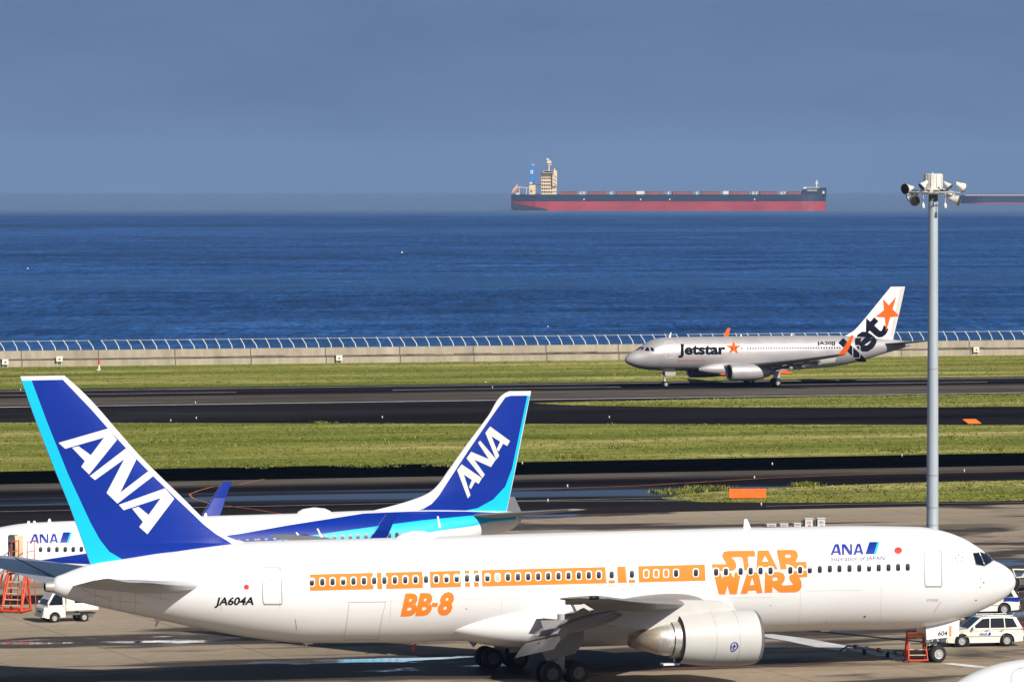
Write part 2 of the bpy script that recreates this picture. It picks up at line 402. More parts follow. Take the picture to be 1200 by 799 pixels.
def lines_mask(nt, coord, period, half):
    a = math_(nt, 'PINGPONG', coord, period/2); return math_(nt, 'LESS_THAN', a, half)
# asphalt of the taxiways and runway: worn bands, damp stretches
m, nt, b, vec = newmat('runway_asphalt')
sx = N(nt, 'ShaderNodeSeparateXYZ'); nt.links.new(vec, sx.inputs[0])
VA, VB = 250.0, 770.0
def vn(y0, y1, x1=1200): return (band(y0, y1)-VA)/(VB-VA)
wob = noise(nt, vec, .02, 4, .5, (1, 3, 1)); wv = math_(nt, 'MULTIPLY', math_(nt, 'SUBTRACT', wob, .5), 6.0)
vv = math_(nt, 'DIVIDE', math_(nt, 'SUBTRACT', math_(nt, 'ADD', sx.outputs[1], wv), VA), VB-VA)
D_ = (.0215, .0185, .0200); L_ = (.088, .076, .064); K_ = (.0120, .0105, .0140); B_ = (.048, .038, .033)
st = [(vn(620, 600), K_), (vn(605, 590), D_), (vn(573, 557), K_), (vn(568, 551), L_), (vn(556, 540), L_), (vn(553, 536), B_), (vn(549, 532), D_),
      (vn(500, 484), K_), (vn(486, 470), D_), (vn(476, 461), K_), (vn(474, 459), L_), (vn(467, 452), L_), (vn(465, 450), K_), (vn(459, 443), D_), (vn(456, 440), B_)]
st = sorted([(max(0, min(1, p)), c) for p, c in st], key=lambda q: q[0])
colr = ramp(nt, vv, st)
n1 = noise(nt, vec, .06, 8, .65, (.25, 1, 1)); n2 = noise(nt, vec, .6, 6, .6, (.3, 1, 1))
c2 = mixc(nt, .9, colr, ramp(nt, n1, [(.3, .35), (.62, 1.5)]), 'MULTIPLY'); c3 = mixc(nt, .7, c2, ramp(nt, n2, [(.25, .6), (.75, 1.45)]), 'MULTIPLY')
wet = ramp(nt, noise(nt, vec, .028, 5, .55, (.22, 1, 1), .6), [(.60, 0.0), (.66, 1.0)])
nt.links.new(mixc(nt, wet, c3, (.008, .010, .016)), b.inputs['Base Color'])
nt.links.new(ramp(nt, wet, [(0, .85), (1, .22)]), b.inputs['Roughness']); nt.links.new(ramp(nt, wet, [(0, .0), (1, .2)]), b.inputs['Specular IOR Level'])
M['asphalt'] = m
# apron concrete: slabs with joints, rain patches that mirror the sky
m, nt, b, vec = newmat('apron_concrete'); sx = N(nt, 'ShaderNodeSeparateXYZ'); nt.links.new(vec, sx.inputs[0])
base = ramp(nt, noise(nt, vec, .06, 7, .6, (.5, 1, 1)), [(.28, (.250, .198, .142)), (.72, (.410, .335, .250))])
base = mixc(nt, .6, base, ramp(nt, noise(nt, vec, 1.2, 6, .65), [(.2, .75), (.8, 1.25)]), 'MULTIPLY')
jm = math_(nt, 'MAXIMUM', lines_mask(nt, sx.outputs[0], 7.5, .05), lines_mask(nt, sx.outputs[1], 7.5, .06))
base = mixc(nt, math_(nt, 'MULTIPLY', jm, .55), base, (.07, .065, .06))
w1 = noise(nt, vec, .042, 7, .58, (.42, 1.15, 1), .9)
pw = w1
for (va, wid, amp) in ((uv(500, 786)[1], 7.5, .075), (uv(1120, 640)[1], 13.0, .035)):  # first lane: damp ground painted darker to deepen the airliner's shadow; second: damp only
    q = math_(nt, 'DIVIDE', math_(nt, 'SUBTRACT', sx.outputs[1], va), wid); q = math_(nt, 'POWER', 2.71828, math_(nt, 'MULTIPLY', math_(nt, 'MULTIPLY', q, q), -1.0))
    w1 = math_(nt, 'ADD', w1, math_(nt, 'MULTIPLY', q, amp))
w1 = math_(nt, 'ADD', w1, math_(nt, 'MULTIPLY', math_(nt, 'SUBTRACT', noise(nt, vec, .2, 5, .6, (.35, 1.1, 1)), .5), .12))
damp_shade = ramp(nt, w1, [(.492, 0.0), (.530, 1.0)]); q = math_(nt, 'DIVIDE', math_(nt, 'SUBTRACT', sx.outputs[1], uv(1150, 640)[1]), 11.0); pw = math_(nt, 'ADD', pw, math_(nt, 'MULTIPLY', math_(nt, 'POWER', 2.71828, math_(nt, 'MULTIPLY', math_(nt, 'MULTIPLY', q, q), -1.0)), .03))
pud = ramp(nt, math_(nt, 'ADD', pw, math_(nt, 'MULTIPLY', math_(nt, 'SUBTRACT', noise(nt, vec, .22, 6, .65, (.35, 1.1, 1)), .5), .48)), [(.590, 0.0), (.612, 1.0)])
base = mixc(nt, math_(nt, 'MULTIPLY', damp_shade, .86), base, (.022, .017, .018)); base = mixc(nt, pud, base, (.006, .010, .025))
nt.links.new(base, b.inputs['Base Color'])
rg = ramp(nt, damp_shade, [(0, .85), (1, .6)]); nt.links.new(mixc(nt, pud, rg, (.07, .07, .07)), b.inputs['Roughness'])
nt.links.new(ramp(nt, pud, [(0, .03), (1, .5)]), b.inputs['Specular IOR Level'])
bp = N(nt, 'ShaderNodeBump'); bp.inputs['Strength'].default_value = .12; bp.inputs['Distance'].default_value = .02
nt.links.new(noise(nt, vec, 1.5, 5, .6), bp.inputs['Height']); nt.links.new(bp.outputs[0], b.inputs['Normal'])
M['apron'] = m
# grass
m, nt, b, vec = newmat('mown_grass')
a1 = noise(nt, vec, .045, 8, .68, (.22, 1.5, 1)); a2 = noise(nt, vec, .35, 7, .7, (.35, 1, 1))
g = ramp(nt, a1, [(.32, (.085, .115, .012)), (.45, (.175, .200, .026)), (.54, (.275, .265, .055)), (.64, (.48, .42, .16))])
g = mixc(nt, .75, g, ramp(nt, a2, [(.25, .45), (.75, 1.5)]), 'MULTIPLY')
nt.links.new(g, b.inputs['Base Color']); b.inputs['Roughness'].default_value = .95; b.inputs['Specular IOR Level'].default_value = .1
M['grass'] = m
m, nt, b, vec = newmat('grass_blades'); gi = N(nt, 'ShaderNodeNewGeometry')
g = ramp(nt, gi.outputs['Random Per Island'], [(0, (.06, .09, .012)), (.4, (.15, .18, .025)), (.75, (.23, .23, .045)), (1, (.36, .31, .10))])
g = mixc(nt, .7, g, ramp(nt, noise(nt, vec, .05, 6, .65, (.3, 1.2, 1)), [(.3, .5), (.7, 1.45)]), 'MULTIPLY')
nt.links.new(g, b.inputs['Base Color']); b.inputs['Roughness'].default_value = .9; b.inputs['Specular IOR Level'].default_value = .15
M['blade'] = m
# sea
m, nt, b, vec = newmat('sea_water')
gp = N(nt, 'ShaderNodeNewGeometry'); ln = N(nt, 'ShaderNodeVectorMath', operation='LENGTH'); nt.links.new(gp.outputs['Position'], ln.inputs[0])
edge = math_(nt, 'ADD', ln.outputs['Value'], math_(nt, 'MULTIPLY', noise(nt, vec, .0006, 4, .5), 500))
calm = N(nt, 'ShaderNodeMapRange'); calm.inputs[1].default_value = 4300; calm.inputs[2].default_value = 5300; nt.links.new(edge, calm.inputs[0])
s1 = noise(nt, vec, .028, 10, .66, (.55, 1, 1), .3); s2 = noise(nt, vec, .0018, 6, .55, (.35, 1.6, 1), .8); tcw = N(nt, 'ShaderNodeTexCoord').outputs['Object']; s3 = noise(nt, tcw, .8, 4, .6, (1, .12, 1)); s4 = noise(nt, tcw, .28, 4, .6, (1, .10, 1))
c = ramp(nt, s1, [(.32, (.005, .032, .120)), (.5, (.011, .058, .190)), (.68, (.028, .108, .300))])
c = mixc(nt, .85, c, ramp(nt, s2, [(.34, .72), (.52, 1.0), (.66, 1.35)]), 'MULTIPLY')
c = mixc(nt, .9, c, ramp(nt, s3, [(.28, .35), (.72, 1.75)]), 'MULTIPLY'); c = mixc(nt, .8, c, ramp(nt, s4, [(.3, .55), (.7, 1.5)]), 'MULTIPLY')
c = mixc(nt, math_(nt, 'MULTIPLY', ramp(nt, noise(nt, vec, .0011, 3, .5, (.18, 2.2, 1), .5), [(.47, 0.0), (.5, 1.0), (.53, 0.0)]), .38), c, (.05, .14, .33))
c = mixc(nt, calm.outputs[0], c, (.12, .19, .32))  # calm water's base colour also painted pale, like the sky it reflects
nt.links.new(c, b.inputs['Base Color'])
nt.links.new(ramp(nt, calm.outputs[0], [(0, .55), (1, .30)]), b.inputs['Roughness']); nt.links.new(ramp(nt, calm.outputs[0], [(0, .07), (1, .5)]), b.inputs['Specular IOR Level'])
bp = N(nt, 'ShaderNodeBump'); bp.inputs['Distance'].default_value = 1.6
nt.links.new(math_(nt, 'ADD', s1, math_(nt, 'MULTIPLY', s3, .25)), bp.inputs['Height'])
nt.links.new(math_(nt, 'MULTIPLY', math_(nt, 'SUBTRACT', 1.0, calm.outputs[0]), .8), bp.inputs['Strength']); nt.links.new(bp.outputs[0], b.inputs['Normal'])
M['sea'] = m
# sea wall
m, nt, b, vec = newmat('sea_wall_concrete'); sx = N(nt, 'ShaderNodeSeparateXYZ'); nt.links.new(vec, sx.inputs[0])
w = ramp(nt, noise(nt, vec, .35, 7, .65, (1, 1, .5)), [(.28, (.30, .25, .185)), (.72, (.46, .40, .31))])
w = mixc(nt, .75, w, ramp(nt, noise(nt, vec, 1.1, 5, .7, (1, 1, .12)), [(.3, .72), (.6, 1.08)]), 'MULTIPLY')
w = mixc(nt, math_(nt, 'MULTIPLY', lines_mask(nt, sx.outputs[0], 11.0, .09), .8), w, (.08, .07, .06))
nt.links.new(w, b.inputs['Base Color']); b.inputs['Roughness'].default_value = .85; M['wall'] = m
ledge = mat('ledge_grime', (.12, .095, .075), .9, var=.6, scale=.5)

UL, UR = -1500, 1800
sheet('ground', [P2(UL, -300), P2(UR, -300), P2(UR, W0+1.2), P2(UL, W0+1.2)], 0.0, 'asphalt')
Vap = band(615, 592.5)
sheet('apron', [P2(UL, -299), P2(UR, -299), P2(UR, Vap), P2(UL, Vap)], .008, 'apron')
# sea that follows the curve of the earth
mb = MB(); rs = [300, 500, 700, 900, 1200, 1600, 2100, 2800, 3600, 4500, 5500, 7000, 9000, 11500, 14500, 18000, 21500, 26000]; na = 60; vs = []
for r in rs:
    for k in range(na+1):
        a = R(-58+116*k/na); vs.append((r*math.sin(a), r*math.cos(a), -2.5-r*r/14.8e6))
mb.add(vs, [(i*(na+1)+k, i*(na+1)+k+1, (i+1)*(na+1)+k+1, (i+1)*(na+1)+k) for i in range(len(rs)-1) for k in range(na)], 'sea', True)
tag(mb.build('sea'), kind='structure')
# grass strips
def gpoly(pix): return [tuple(G(*p))[:2] for p in pix]
vg = [band(457, 441), W0]; v2a, v2b = band(551, 532), None
def ext(px_left, px_right, v_as_line=True): return None
def longline(pa, pb):
    a = G(*pa); b_ = G(*pb); d = (b_-a).normalized(); return a-d*700, b_+d*900
la, ra = longline((0, 495), (1200, 498)); 
def lineat(pa, pb, u):   # v on the ground line through two surveyed points, at distance u along the runway
    a = uv(*pa); b_ = uv(*pb); return a[1]+(b_[1]-a[1])*(u-a[0])/(b_[0]-a[0])
strips = []
us = [-200, 400]
S_far = [P2(UL, vg[0]), P2(UR, vg[0]), P2(UR, W0+.2), P2(UL, W0+.2)]
u0, u1 = -330, 420
S_mid = [P2(UL, v2a), P2(UR, v2a), P2(UR, lineat((0, 495), (1200, 498), u1)), P2(u1, lineat((0, 495), (1200, 498), u1)), P2(u0, lineat((0, 495), (1200, 498), u0)), P2(UL, lineat((0, 495), (1200, 498), u0))]
def fractal(pts, amp=1.0, seed=1):
    """break a traced edge into small irregular steps"""
    rnd = random.Random(seed); o = []
    for i in range(len(pts)):
        a = Vector(pts[i]); b_ = Vector(pts[(i+1) % len(pts)]); n = int(min(120, (b_-a).length/3)); d = b_-a; p = Vector((-d.y, d.x)).normalized() if d.length > 0 else Vector((0, 0))
        for k in range(max(1, n)):
            t = k/max(1, n); q = a+d*t+(p*rnd.uniform(-amp, amp) if k else p*0); o.append((q.x, q.y))
    return o
I1 = gpoly([(624, 472.5), (700, 470.3), (800, 468.2), (1000, 463.8), (1200, 461.5), (1300, 460), (1300, 475.5), (1200, 476.5), (1000, 477.5), (800, 476.8), (700, 475.6)])
I2 = gpoly([(776, 584), (800, 578.5), (860, 574.5), (930, 570.5), (1000, 568), (1100, 564.5), (1200, 562.5), (1300, 561.5), (1300, 585), (1200, 586.5), (1080, 588), (1000, 588.5), (900, 588.8), (820, 588)])
for i, (p, amp) in enumerate(((S_far, 0), (S_mid, 0), (I1, .5), (I2, .35))):
    sheet('grass', fractal(p, amp, i) if amp else p, .012, 'grass', 'stuff')
# standing tufts, one object over all strips
def inside(p, poly):
    x, y = p; c = False; n = len(poly)
    for i in range(n):
        x1, y1 = poly[i]; x2, y2 = poly[(i+1) % n]
        if (y1 > y) != (y2 > y) and x < (x2-x1)*(y-y1)/(y2-y1)+x1: c = not c
    return c
vs = []; fs = []; rnd = random.Random(3)
def tuft(x, y, h, n=4, sp=.22):
    for k in range(n):
        a = rnd.uniform(0, math.pi); w = rnd.uniform(.05, .12); ox, oy = x+rnd.gauss(0, sp), y+rnd.gauss(0, sp); hh = h*rnd.uniform(.6, 1.25); o = len(vs)
        vs.extend([(ox-w*math.cos(a), oy-w*math.sin(a), .01), (ox+w*math.cos(a), oy+w*math.sin(a), .01), (ox+rnd.gauss(0, .1), oy+rnd.gauss(0, .1), hh)]); fs.append((o, o+1, o+2))
cnt = 0
for poly, n, h in ((S_far, 6500, .08), (S_mid, 7500, .085), (I1, 2600, .09), (I2, 1900, .08)):
    done = 0; tries = 0
    ys = [p[1] for p in poly]
    while done < n and tries < n*60:
        tries += 1; y = rnd.uniform(380, 800); x = (rnd.uniform(-40, 1240)-600)/FPX*y
        if not inside((x, y), poly): continue
        tuft(x, y, h*(2.6 if rnd.random() < .03 else 1)); done += 1
# weed clumps along the edges
for (px, py, w, n, h) in ((192, 517, 18, 90, .5), (1058, 528, 26, 120, .6), (300, 547, 30, 60, .4), (430, 546, 40, 60, .4), (520, 545, 18, 60, .45), (675, 536, 26, 110, .55), (730, 524, 30, 80, .4), (1165, 527, 16, 60, .4),
                      (380, 496, 10, 40, .35), (790, 577, 24, 90, .7), (830, 573, 22, 90, .7), (945, 569, 16, 80, .65), (1100, 466, 40, 60, .3), (1180, 463, 26, 60, .3), (775, 474, 20, 50, .3), (905, 500, 40, 60, .3), (1110, 513, 18, 60, .35), (360, 514, 10, 30, .3)):
    for k in range(n):
        p = G(px+rnd.gauss(0, w/2), py+rnd.gauss(0, 1.0)); tuft(p.x, p.y, h*.45, 4, .3)
mb = MB(); mb.add(vs, fs, 'blade'); tag(mb.build('grass_tufts'), kind='stuff')
# painted markings
mk = mat('marking_white', (.62, .61, .58), .7, var=.35, scale=.4); mko = mat('marking_orange', (.50, .17, .04), .75, var=.4, scale=.5)
def stripe(mb, v, w, m, z=.016, ua=-600, ub=900, skew=None, gap=None):
    u = ua
    while u < ub:
        e = min(ub, u+(gap[0] if gap else 60)); mb.add([(*P2(u, v-w/2), z), (*P2(e, v-w/2), z), (*P2(e, v+w/2), z), (*P2(u, v+w/2), z)], [(0, 1, 2, 3)], m); u = e+(gap[1] if gap else 0)
mb = MB(); stripe(mb, band(477, 460.2), 1.1, mk); stripe(mb, band(458.7, 442.7), .6, mk); stripe(mb, band(463.4, 447), .5, mk, gap=(30, 20)); stripe(mb, band(596, 577.5), .18, mk)
def pline(mb, pix, w, m, z=.016):
    P = [G(*p) for p in pix]
    for a, b_ in zip(P[:-1], P[1:]):
        d = (b_-a).normalized(); n = Vector((-d.y, d.x, 0))*w/2
        mb.add([(p.x, p.y, z) for p in (a-n, b_-n, b_+n, a+n)], [(0, 1, 2, 3)], m)
pline(mb, [(590, 574.5), (660, 572), (750, 569), (900, 560), (1000, 556), (1200, 552)], .30, mko)
pline(mb, [(310, 561), (280, 568), (250, 570), (232, 575), (222, 579), (226, 584), (246, 590), (300, 597), (340, 604)], .16, mko)
pline(mb, [(400, 778), (600, 781), (800, 783), (1000, 778), (1300, 771)], .14, mko, .02)
pline(mb, [(590, 587.5), (640, 587), (800, 586.5)], .25, mk); pline(mb, [(898, 593), (1000, 590.5), (1200, 588.5)], .15, mk)
tag(mb.build('road_markings'), kind='structure')
# broad white stand line and its worn continuation on the apron
mb = MB()
mb.add([tuple(G(*p)[:2])+(.021,) for p in ((890, 742.8), (905, 742.9), (945, 748), (992, 756.5), (991, 763.5), (960, 758.8), (925, 751.5), (893, 745.6))], [tuple(t) for t in tessellate_polygon([[Vector((p[0], p[1], 0)) for p in ((890, 742.8), (905, 742.9), (945, 748), (992, 756.5), (991, 763.5), (960, 758.8), (925, 751.5), (893, 745.6))]])], mk)
pline(mb, [(1108, 777), (1168, 783.5), (1240, 792)], .8, mk, .021)
for k in range(9): pline(mb, [(998+k*7.2, 760+k*1.45), (1003.5+k*7.2, 761+k*1.45)], 1.1 if k % 3 else .5, mk, .021)
tag(mb.build('apron_markings'), kind='structure')
# ------------------------------------------------------------------ sea wall with its leaning fence
A0 = -420; A1 = 560
mb = MB(); rot = Matrix.Rotation(PH, 3, 'Z')
def wbox(mb, u0, u1, v0, v1, z0, z1, m):
    pts = [P2(u0, v0), P2(u1, v0), P2(u1, v1), P2(u0, v1)]
    mb.add([(p[0], p[1], z0) for p in pts]+[(p[0], p[1], z1) for p in pts], [(0, 1, 5, 4), (1, 2, 6, 5), (2, 3, 7, 6), (3, 0, 4, 7), (4, 5, 6, 7), (3, 2, 1, 0)], m)
wbox(mb, UL, UR, W0, W0+1.0, -2.9, 1.02, 'wall'); wbox(mb, UL, UR, W0+.35, W0+1.0, 1.02, 2.15, 'wall'); wbox(mb, UL, UR, W0+.34, W0+1.01, 2.15, 2.22, 'wall')
sw = tag(mb.build('sea_wall'), 'long pale concrete sea wall with a dark ledge along the far grass', 'wall')
mb = MB(); u = UL
rnd = random.Random(5)
while u < UR:
    d = rnd.uniform(3, 9); h = rnd.uniform(.10, .24); wbox(mb, u, u+d, W0-.06-rnd.uniform(0, .03), W0+.33, .93, 1.0+h, ledge); u += d*1.0
mb.build('ledge', sw)
fe = thing('sea_fence', 'white leaning post fence standing on top of the sea wall', 'fence')
fe.location = (*P2(0, W0+.6), 2.2)
def post_at(u, parent):
    mb = MB(); d = U*(-.42); a = Vector((0, 0, .0)); b1 = a+d*.35+Vector((0, 0, .55)); b2 = a+d*1.75+Vector((0, 0, 1.42))
    for p, q, w in ((a, b1, .075), (b1, b2, .062)):
        mb.bar(p, q, w, 'postw', 6)
    o = mb.build('post', parent); return o
p0 = None; u = uv(0, 413)[0]-14.0; step = 2.02; us_ = []
fstart = band(432, 414.5)
ux0 = (G(0, 432)).dot(U); ux1 = (G(1200, 414.5)).dot(U); npost = int((ux1-ux0+14)/step)+2; k = 0
step = (ux1-ux0+16)/96
for k in range(97):
    uu = ux0-7+k*step
    if p0 is None: p0 = post_at(0, fe); o = p0
    else: o = p0.copy(); COL.objects.link(o); o.parent = fe
    o.location = U*uu+V*(rnd.uniform(-.03, .03))
    o.rotation_euler = (0, rnd.uniform(-.06, .06), 0)
mb = MB(); a = ux0-7
for k in range(96):
    if k in (12, 60): continue
    ofs = U*(-.42)*1.6
    p = U*(ux0-7+k*step)+ofs+Vector((0, 0, 1.33)); q = U*(ux0-7+(k+1)*step)+ofs+Vector((0, 0, 1.33)); mb = MB(); mb.bar(p, q, .022, 'postw', 5); mb.build('rail', fe)
# white boxes bolted to the wall
for i, (px, py, lab) in enumerate(((5.5, 424, 'small white electrical box on the sea wall at its left end'), (69, 420.5, 'small white box on the sea wall above the tall blue fin'), (397, 419.3, 'small white box on the sea wall left of the farther blue fin'), (1144, 409.5, 'small white box on the sea wall right of the lamp mast'))):
    p = U*uv(px, py+8)[0]; d = G(px, py+8); u_ = ((px-600)/FPX*(W0/math.cos(PH)))  # rough start, refined below
    for _ in range(30):
        q = U*u_+V*(W0-.25); e = px-(600+FPX*q.x/q.y); u_ += e*q.y/FPX
    q = U*u_+V*(W0-.28); zz = CAMZ-(py-208)*q.y/FPX
    mb = MB(); mb.box((0, 0, .0), (.9, .3, .75), 'vwhite', rot); mb.box((0, 0, .39), (1.0, .4, .05), 'cream', rot); mb.box(-V*.16+Vector((0, 0, -.05)), (.3, .02, .25), 'darkgrey', rot)
    for s_ in (-.3, .3): mb.bar(U*s_-V*0.0+Vector((0, 0, -zz)), U*s_+Vector((0, 0, -.3)), .03, 'postw', 6)
    o = tag(mb.build('junction_box', bevel=.015), lab, 'box', 'boxes along the sea wall'); o.location = (q.x, q.y, zz)
# small marker post on the far grass
p = G(116, 434); mb = MB(); mb.bar((0, 0, 0), (0, 0, .75), .14, 'vwhite', 10); mb.bar((0, 0, .75), (0, 0, 1.5), .12, 'red', 10); mb.box((0, 0, .1), (.5, .5, .2), 'cream')
o = tag(mb.build('marker_post'), 'little red and white marker post on the grass before the sea wall', 'marker'); o.location = p
# orange boards
p = G(876, 584.6); mb = MB(); mb.box((0, 0, .47), (3.05, .10, .76), mat('board_orange', (.95, .16, .01), .5, var=.12, scale=2))
for x in (-1.3, 0, 1.3): mb.bar((x, .12, 0), (x, .02, .6), .035, 'darkgrey', 6)
for x in (-.76, .0, .76): mb.box((x, -.053, .47), (.012, .006, .74), 'jorange')
o = tag(mb.build('orange_board', bevel=.01), 'long blank orange board standing on the nearest grass island', 'board'); o.location = p; o.rotation_euler = (0, 0, R(6))
p = G(1139, 495.8); mb = MB(); mb.box((0, 0, .18), (1.5, 1.9, .08), 'orange', Matrix.Rotation(R(12), 3, 'X'))
for x in (-.5, .5): mb.bar((x, .3, 0), (x, .3, .22), .04, 'darkgrey', 6)
o = tag(mb.build('low_marker_panel'), 'low tilted orange panel on the dark pavement right of the lamp mast', 'marker'); o.location = p; o.rotation_euler = (0, 0, R(15))
# little pavement lights
lights = [(24, 458), (229, 473), (569, 449), (577, 455), (612, 544), (665, 571), (714, 490), (642, 588), (1057, 535), (1130, 553), (884, 561), (892, 592.5), (200, 494), (448, 490), (905, 545), (230, 491)]
o0 = None
for i, (px, py) in enumerate(lights):
    if o0 is None:
        mb = MB(); mb.slathe([(0, .10), (.05, .09), (.10, .04)], (0, 0, 0), (0, 0, 1), 'darkgrey', 10); mb.slathe([(.08, .05), (.20, .065), (.26, .02)], (0, 0, 0), (0, 0, 1), 'vwhite', 10); o = mb.build('pavement_light'); o0 = o
    else: o = o0.copy(); COL.objects.link(o)
    tag(o, 'tiny white pavement edge light standing on the dark asphalt', 'light', 'lights along the runway and taxiways'); o.location = G(px, py)
# ------------------------------------------------------------------ ships
def ship(name, label, D, pxa, pxb, detail=True, yw=246.5):
    s = FPX/D; x0 = (pxa-600)/s; L = (pxb-pxa)/s; zw = -2.5-D*D/14.8e6
    root = thing(name, label, 'ship', (x0, D, zw))
    beam = 22; deck = 14.6 if detail else 9.5; red = 8.3 if detail else 1.2
    def sec(t):   # half beam and keel rise along the hull, stern 0 to bow 1
        w = min(1, .9+t*1.3)*(1 if t < .9 else math.sqrt(max(0.0, 1-((t-.9)/.1)**2.6))); return beam*w
    def hull(z0, z1, m, nm, k0=0.0):
        mb = MB(); T = [0, .01, .03, .05, .08, .12, .2, .4, .6, .8, .88, .9, .92, .94, .96, .975, .985, .993, 1.0]; vs = []
        for t in T:
            w = max(.4, sec(t)); zz0 = z0
            if z0 < 2 and detail: zz0 = z0+max(0, (.045-t)/.045)*3.6
            zz1 = max(z1, zz0+.2)
            wl = w*(min(1, .8+t*2) if z0 < 2 else 1)
            vs += [(t*L, -wl, zz0), (t*L, -w, zz1), (t*L, w, zz1), (t*L, wl, zz0)]
        n = len(T); fs = [(i*4+k, (i+1)*4+k, (i+1)*4+(k+1) % 4, i*4+(k+1) % 4) for i in range(n-1) for k in range(4)]+[(0, 1, 2, 3), tuple(4*(n-1)+k for k in range(4))]
        mb.add(vs, fs, m); return mb, nm
    mb, _ = hull(-2.0, red, 'hullred', ''); 
    if detail: mb.prism([(.3, 6.4), (L*.03, 5.6), (L*.08, 3.2), (L*.15, -1), (L*.012, -1), (.3, 2.5)], -beam*.99-.1, -beam*.9, 'hullblack')
    m2, _ = hull(red+.02, deck, 'hullblack', ''); mb.v_off = 0
    o_ = len(mb.v); mb.add(m2.v, m2.f, 'hullblack')
    h = mb.build('hull', root)
    if not detail:
        mb = MB(); mb.box((L*.5, 0, deck+.35), (L*.98, beam*1.6, .7), 'shipcream'); mb.build('deck_rail', root)
        mb = MB(); mb.box((L*.9, 0, deck+9), (16, 30, 18), 'shipcream'); mb.build('bridge_house', root)
        return root
    X = lambda px: (px-pxa)/s
    Z = lambda py: (yw-py)/s
    mb = MB(); mb.prism([(X(938), deck-.1), (X(942), Z(221.4)), (X(958.5), Z(221.4)), (X(959.5), Z(220.2)), (L-.3, Z(219.8)), (L-.3, deck-.1)], -13, 13, 'hullblack'); mb.build('forecastle', root)
    mb = MB()
    for k in range(11): mb.box((X(945.5+k*1.05), -13.06, Z(223.2)), (.62/s*1.0, .06, 1.1), 'vwhite')
    mb.build('bow_lettering', root); mb = MB()
    mb.prism([(X(962.5), Z(227.3)), (X(963), Z(223.4)), (X(965.3), Z(224.6)), (X(965), Z(226.6))], -13.1, -13.0, 'shipcream'); mb.build('anchor', root)
    mb = MB(); mb.bar((X(956.5), 0, Z(220)), (X(956.8), 0, Z(211)), .7, 'vwhite', 8); mb.box((X(957), 0, Z(214.5)), (2.2, 1, 2), 'vwhite'); mb.box((X(942.5), -4, Z(220.3)), (3, 6, 1.6), 'vwhite')
    for k in range(8): mb.bar((X(944+k*2), -12, Z(221.3)), (X(944+k*2), -12, Z(219.2)), .18, 'shipcream', 5)
    mb.box((X(951), -12, Z(219.3)), (14*1.0, .2, .3), 'shipcream'); mb.build('foremast', root)
    for k, (a_, b2) in enumerate(((656, 676), (689, 710), (722, 745), (757, 777), (788, 811), (822, 843), (855, 877), (890, 910), (922, 938))):
        mb = MB(); mb.box(((X(a_)+X(b2))/2, 0, deck+1.4), (X(b2)-X(a_), 26, 2.8), 'hatch')
        for j in range(6): mb.box((X(a_)+(X(b2)-X(a_))*(j+.5)/6, -13.1, deck+1.4), (.3, .2, 2.6), 'hatch')
        mb.build('hatch_cover', root, bevel=.2)
    mb = MB()
    for px in (680, 684, 716, 749, 753, 783, 816, 849, 882, 886, 915, 919):
        mb = MB(); mb.box((X(px), -6, deck+1.3), (1.6, 2, 2.6), 'cream'); mb.bar((X(px)+1.5, -6.5, deck), (X(px)+1.5, -6.5, deck+3.6), .22, 'cream', 5); mb.box((X(px)+.8, -6.4, deck+.3), (1.8, .3, .3), 'cream'); mb.build('deck_vent', root)
    for px, w_ in ((750, 7), (850, 5)): mb = MB(); mb.box((X(px), -8, deck+1.6), (w_, 6, 3.0), 'vwhite'); mb.build('deck_house', root)
    mb = MB(); mb.box((L*.535, -beam+.3, deck+1.15), (L*.76, .12, .12), 'shipcream')
    for k in range(60): mb.bar((L*(.16+.0127*k), -beam+.3, deck), (L*(.16+.0127*k), -beam+.3, deck+1.1), .09, 'shipcream', 4)
    mb.build('deck_railing', root)
    mb = MB()
    for px in (684, 750, 784, 883): mb.box((X(px), -beam-.03, Z(233.5)), (.9, .08, 1.5), 'vwhite')
    mb.build('hull_mark', root)
    mb = MB(); w = X(652)-X(634)
    mb.box((X(643), 0, (deck+Z(203))/2), (w, 26, Z(203)-deck), 'shipcream'); mb.box((X(643), 0, Z(201.6)), (w*.7, 34, Z(200.2)-Z(203)), 'shipcream')
    for k in range(6): mb.box((X(643), 0, deck+3.1*(k+1)), (w+.8, 27.5, .25), 'shipcream')
    mb.box((X(649.8), -6, Z(209)), (X(652.5)-X(647), 18, Z(200)-Z(218)), 'shipcream')
    bh = mb.build('bridge_house', root, bevel=.12)
    for k in range(5):
        for j in range(5):
            mb = MB(); mb.box((X(635.6+j*2.6), -13.06, deck+1.9+3.1*k), (1.1, .12, 1.0), 'glass'); mb.build('window', bh)
    mb = MB(); mb.box((X(643), -17.03, Z(201.4)), (w*.62, .06, 1.3), 'glass'); mb.build('wheelhouse_window', bh)
    for j, zz in enumerate((205, 209.5, 214)):
        mb = MB(); mb.add([(X(648), -15.1, Z(zz)), (X(652), -15.1, Z(zz+3)), (X(652), -15.1, Z(zz+3.7)), (X(648), -15.1, Z(zz+.7))], [(0, 1, 2, 3)], 'darkgrey'); mb.build('stair', bh)
    mb = MB(); mb.bar((X(643.2), 0, Z(200.5)), (X(643.2), 0, Z(187)), .55, 'shipcream', 8); mb.box((X(643.5), 0, Z(190)), (4, 2.5, 2.4), 'shipcream'); mb.box((X(641.8), 0, Z(186.6)), (2, 2, 1.4), 'vwhite'); mb.box((X(644.5), 0, Z(193)), (3, .8, .6), 'shipcream')
    mb.bar((X(649.8), 0, Z(201)), (X(649.8), 0, Z(197)), .5, 'shipcream', 6); mb.build('radar_mast', root)
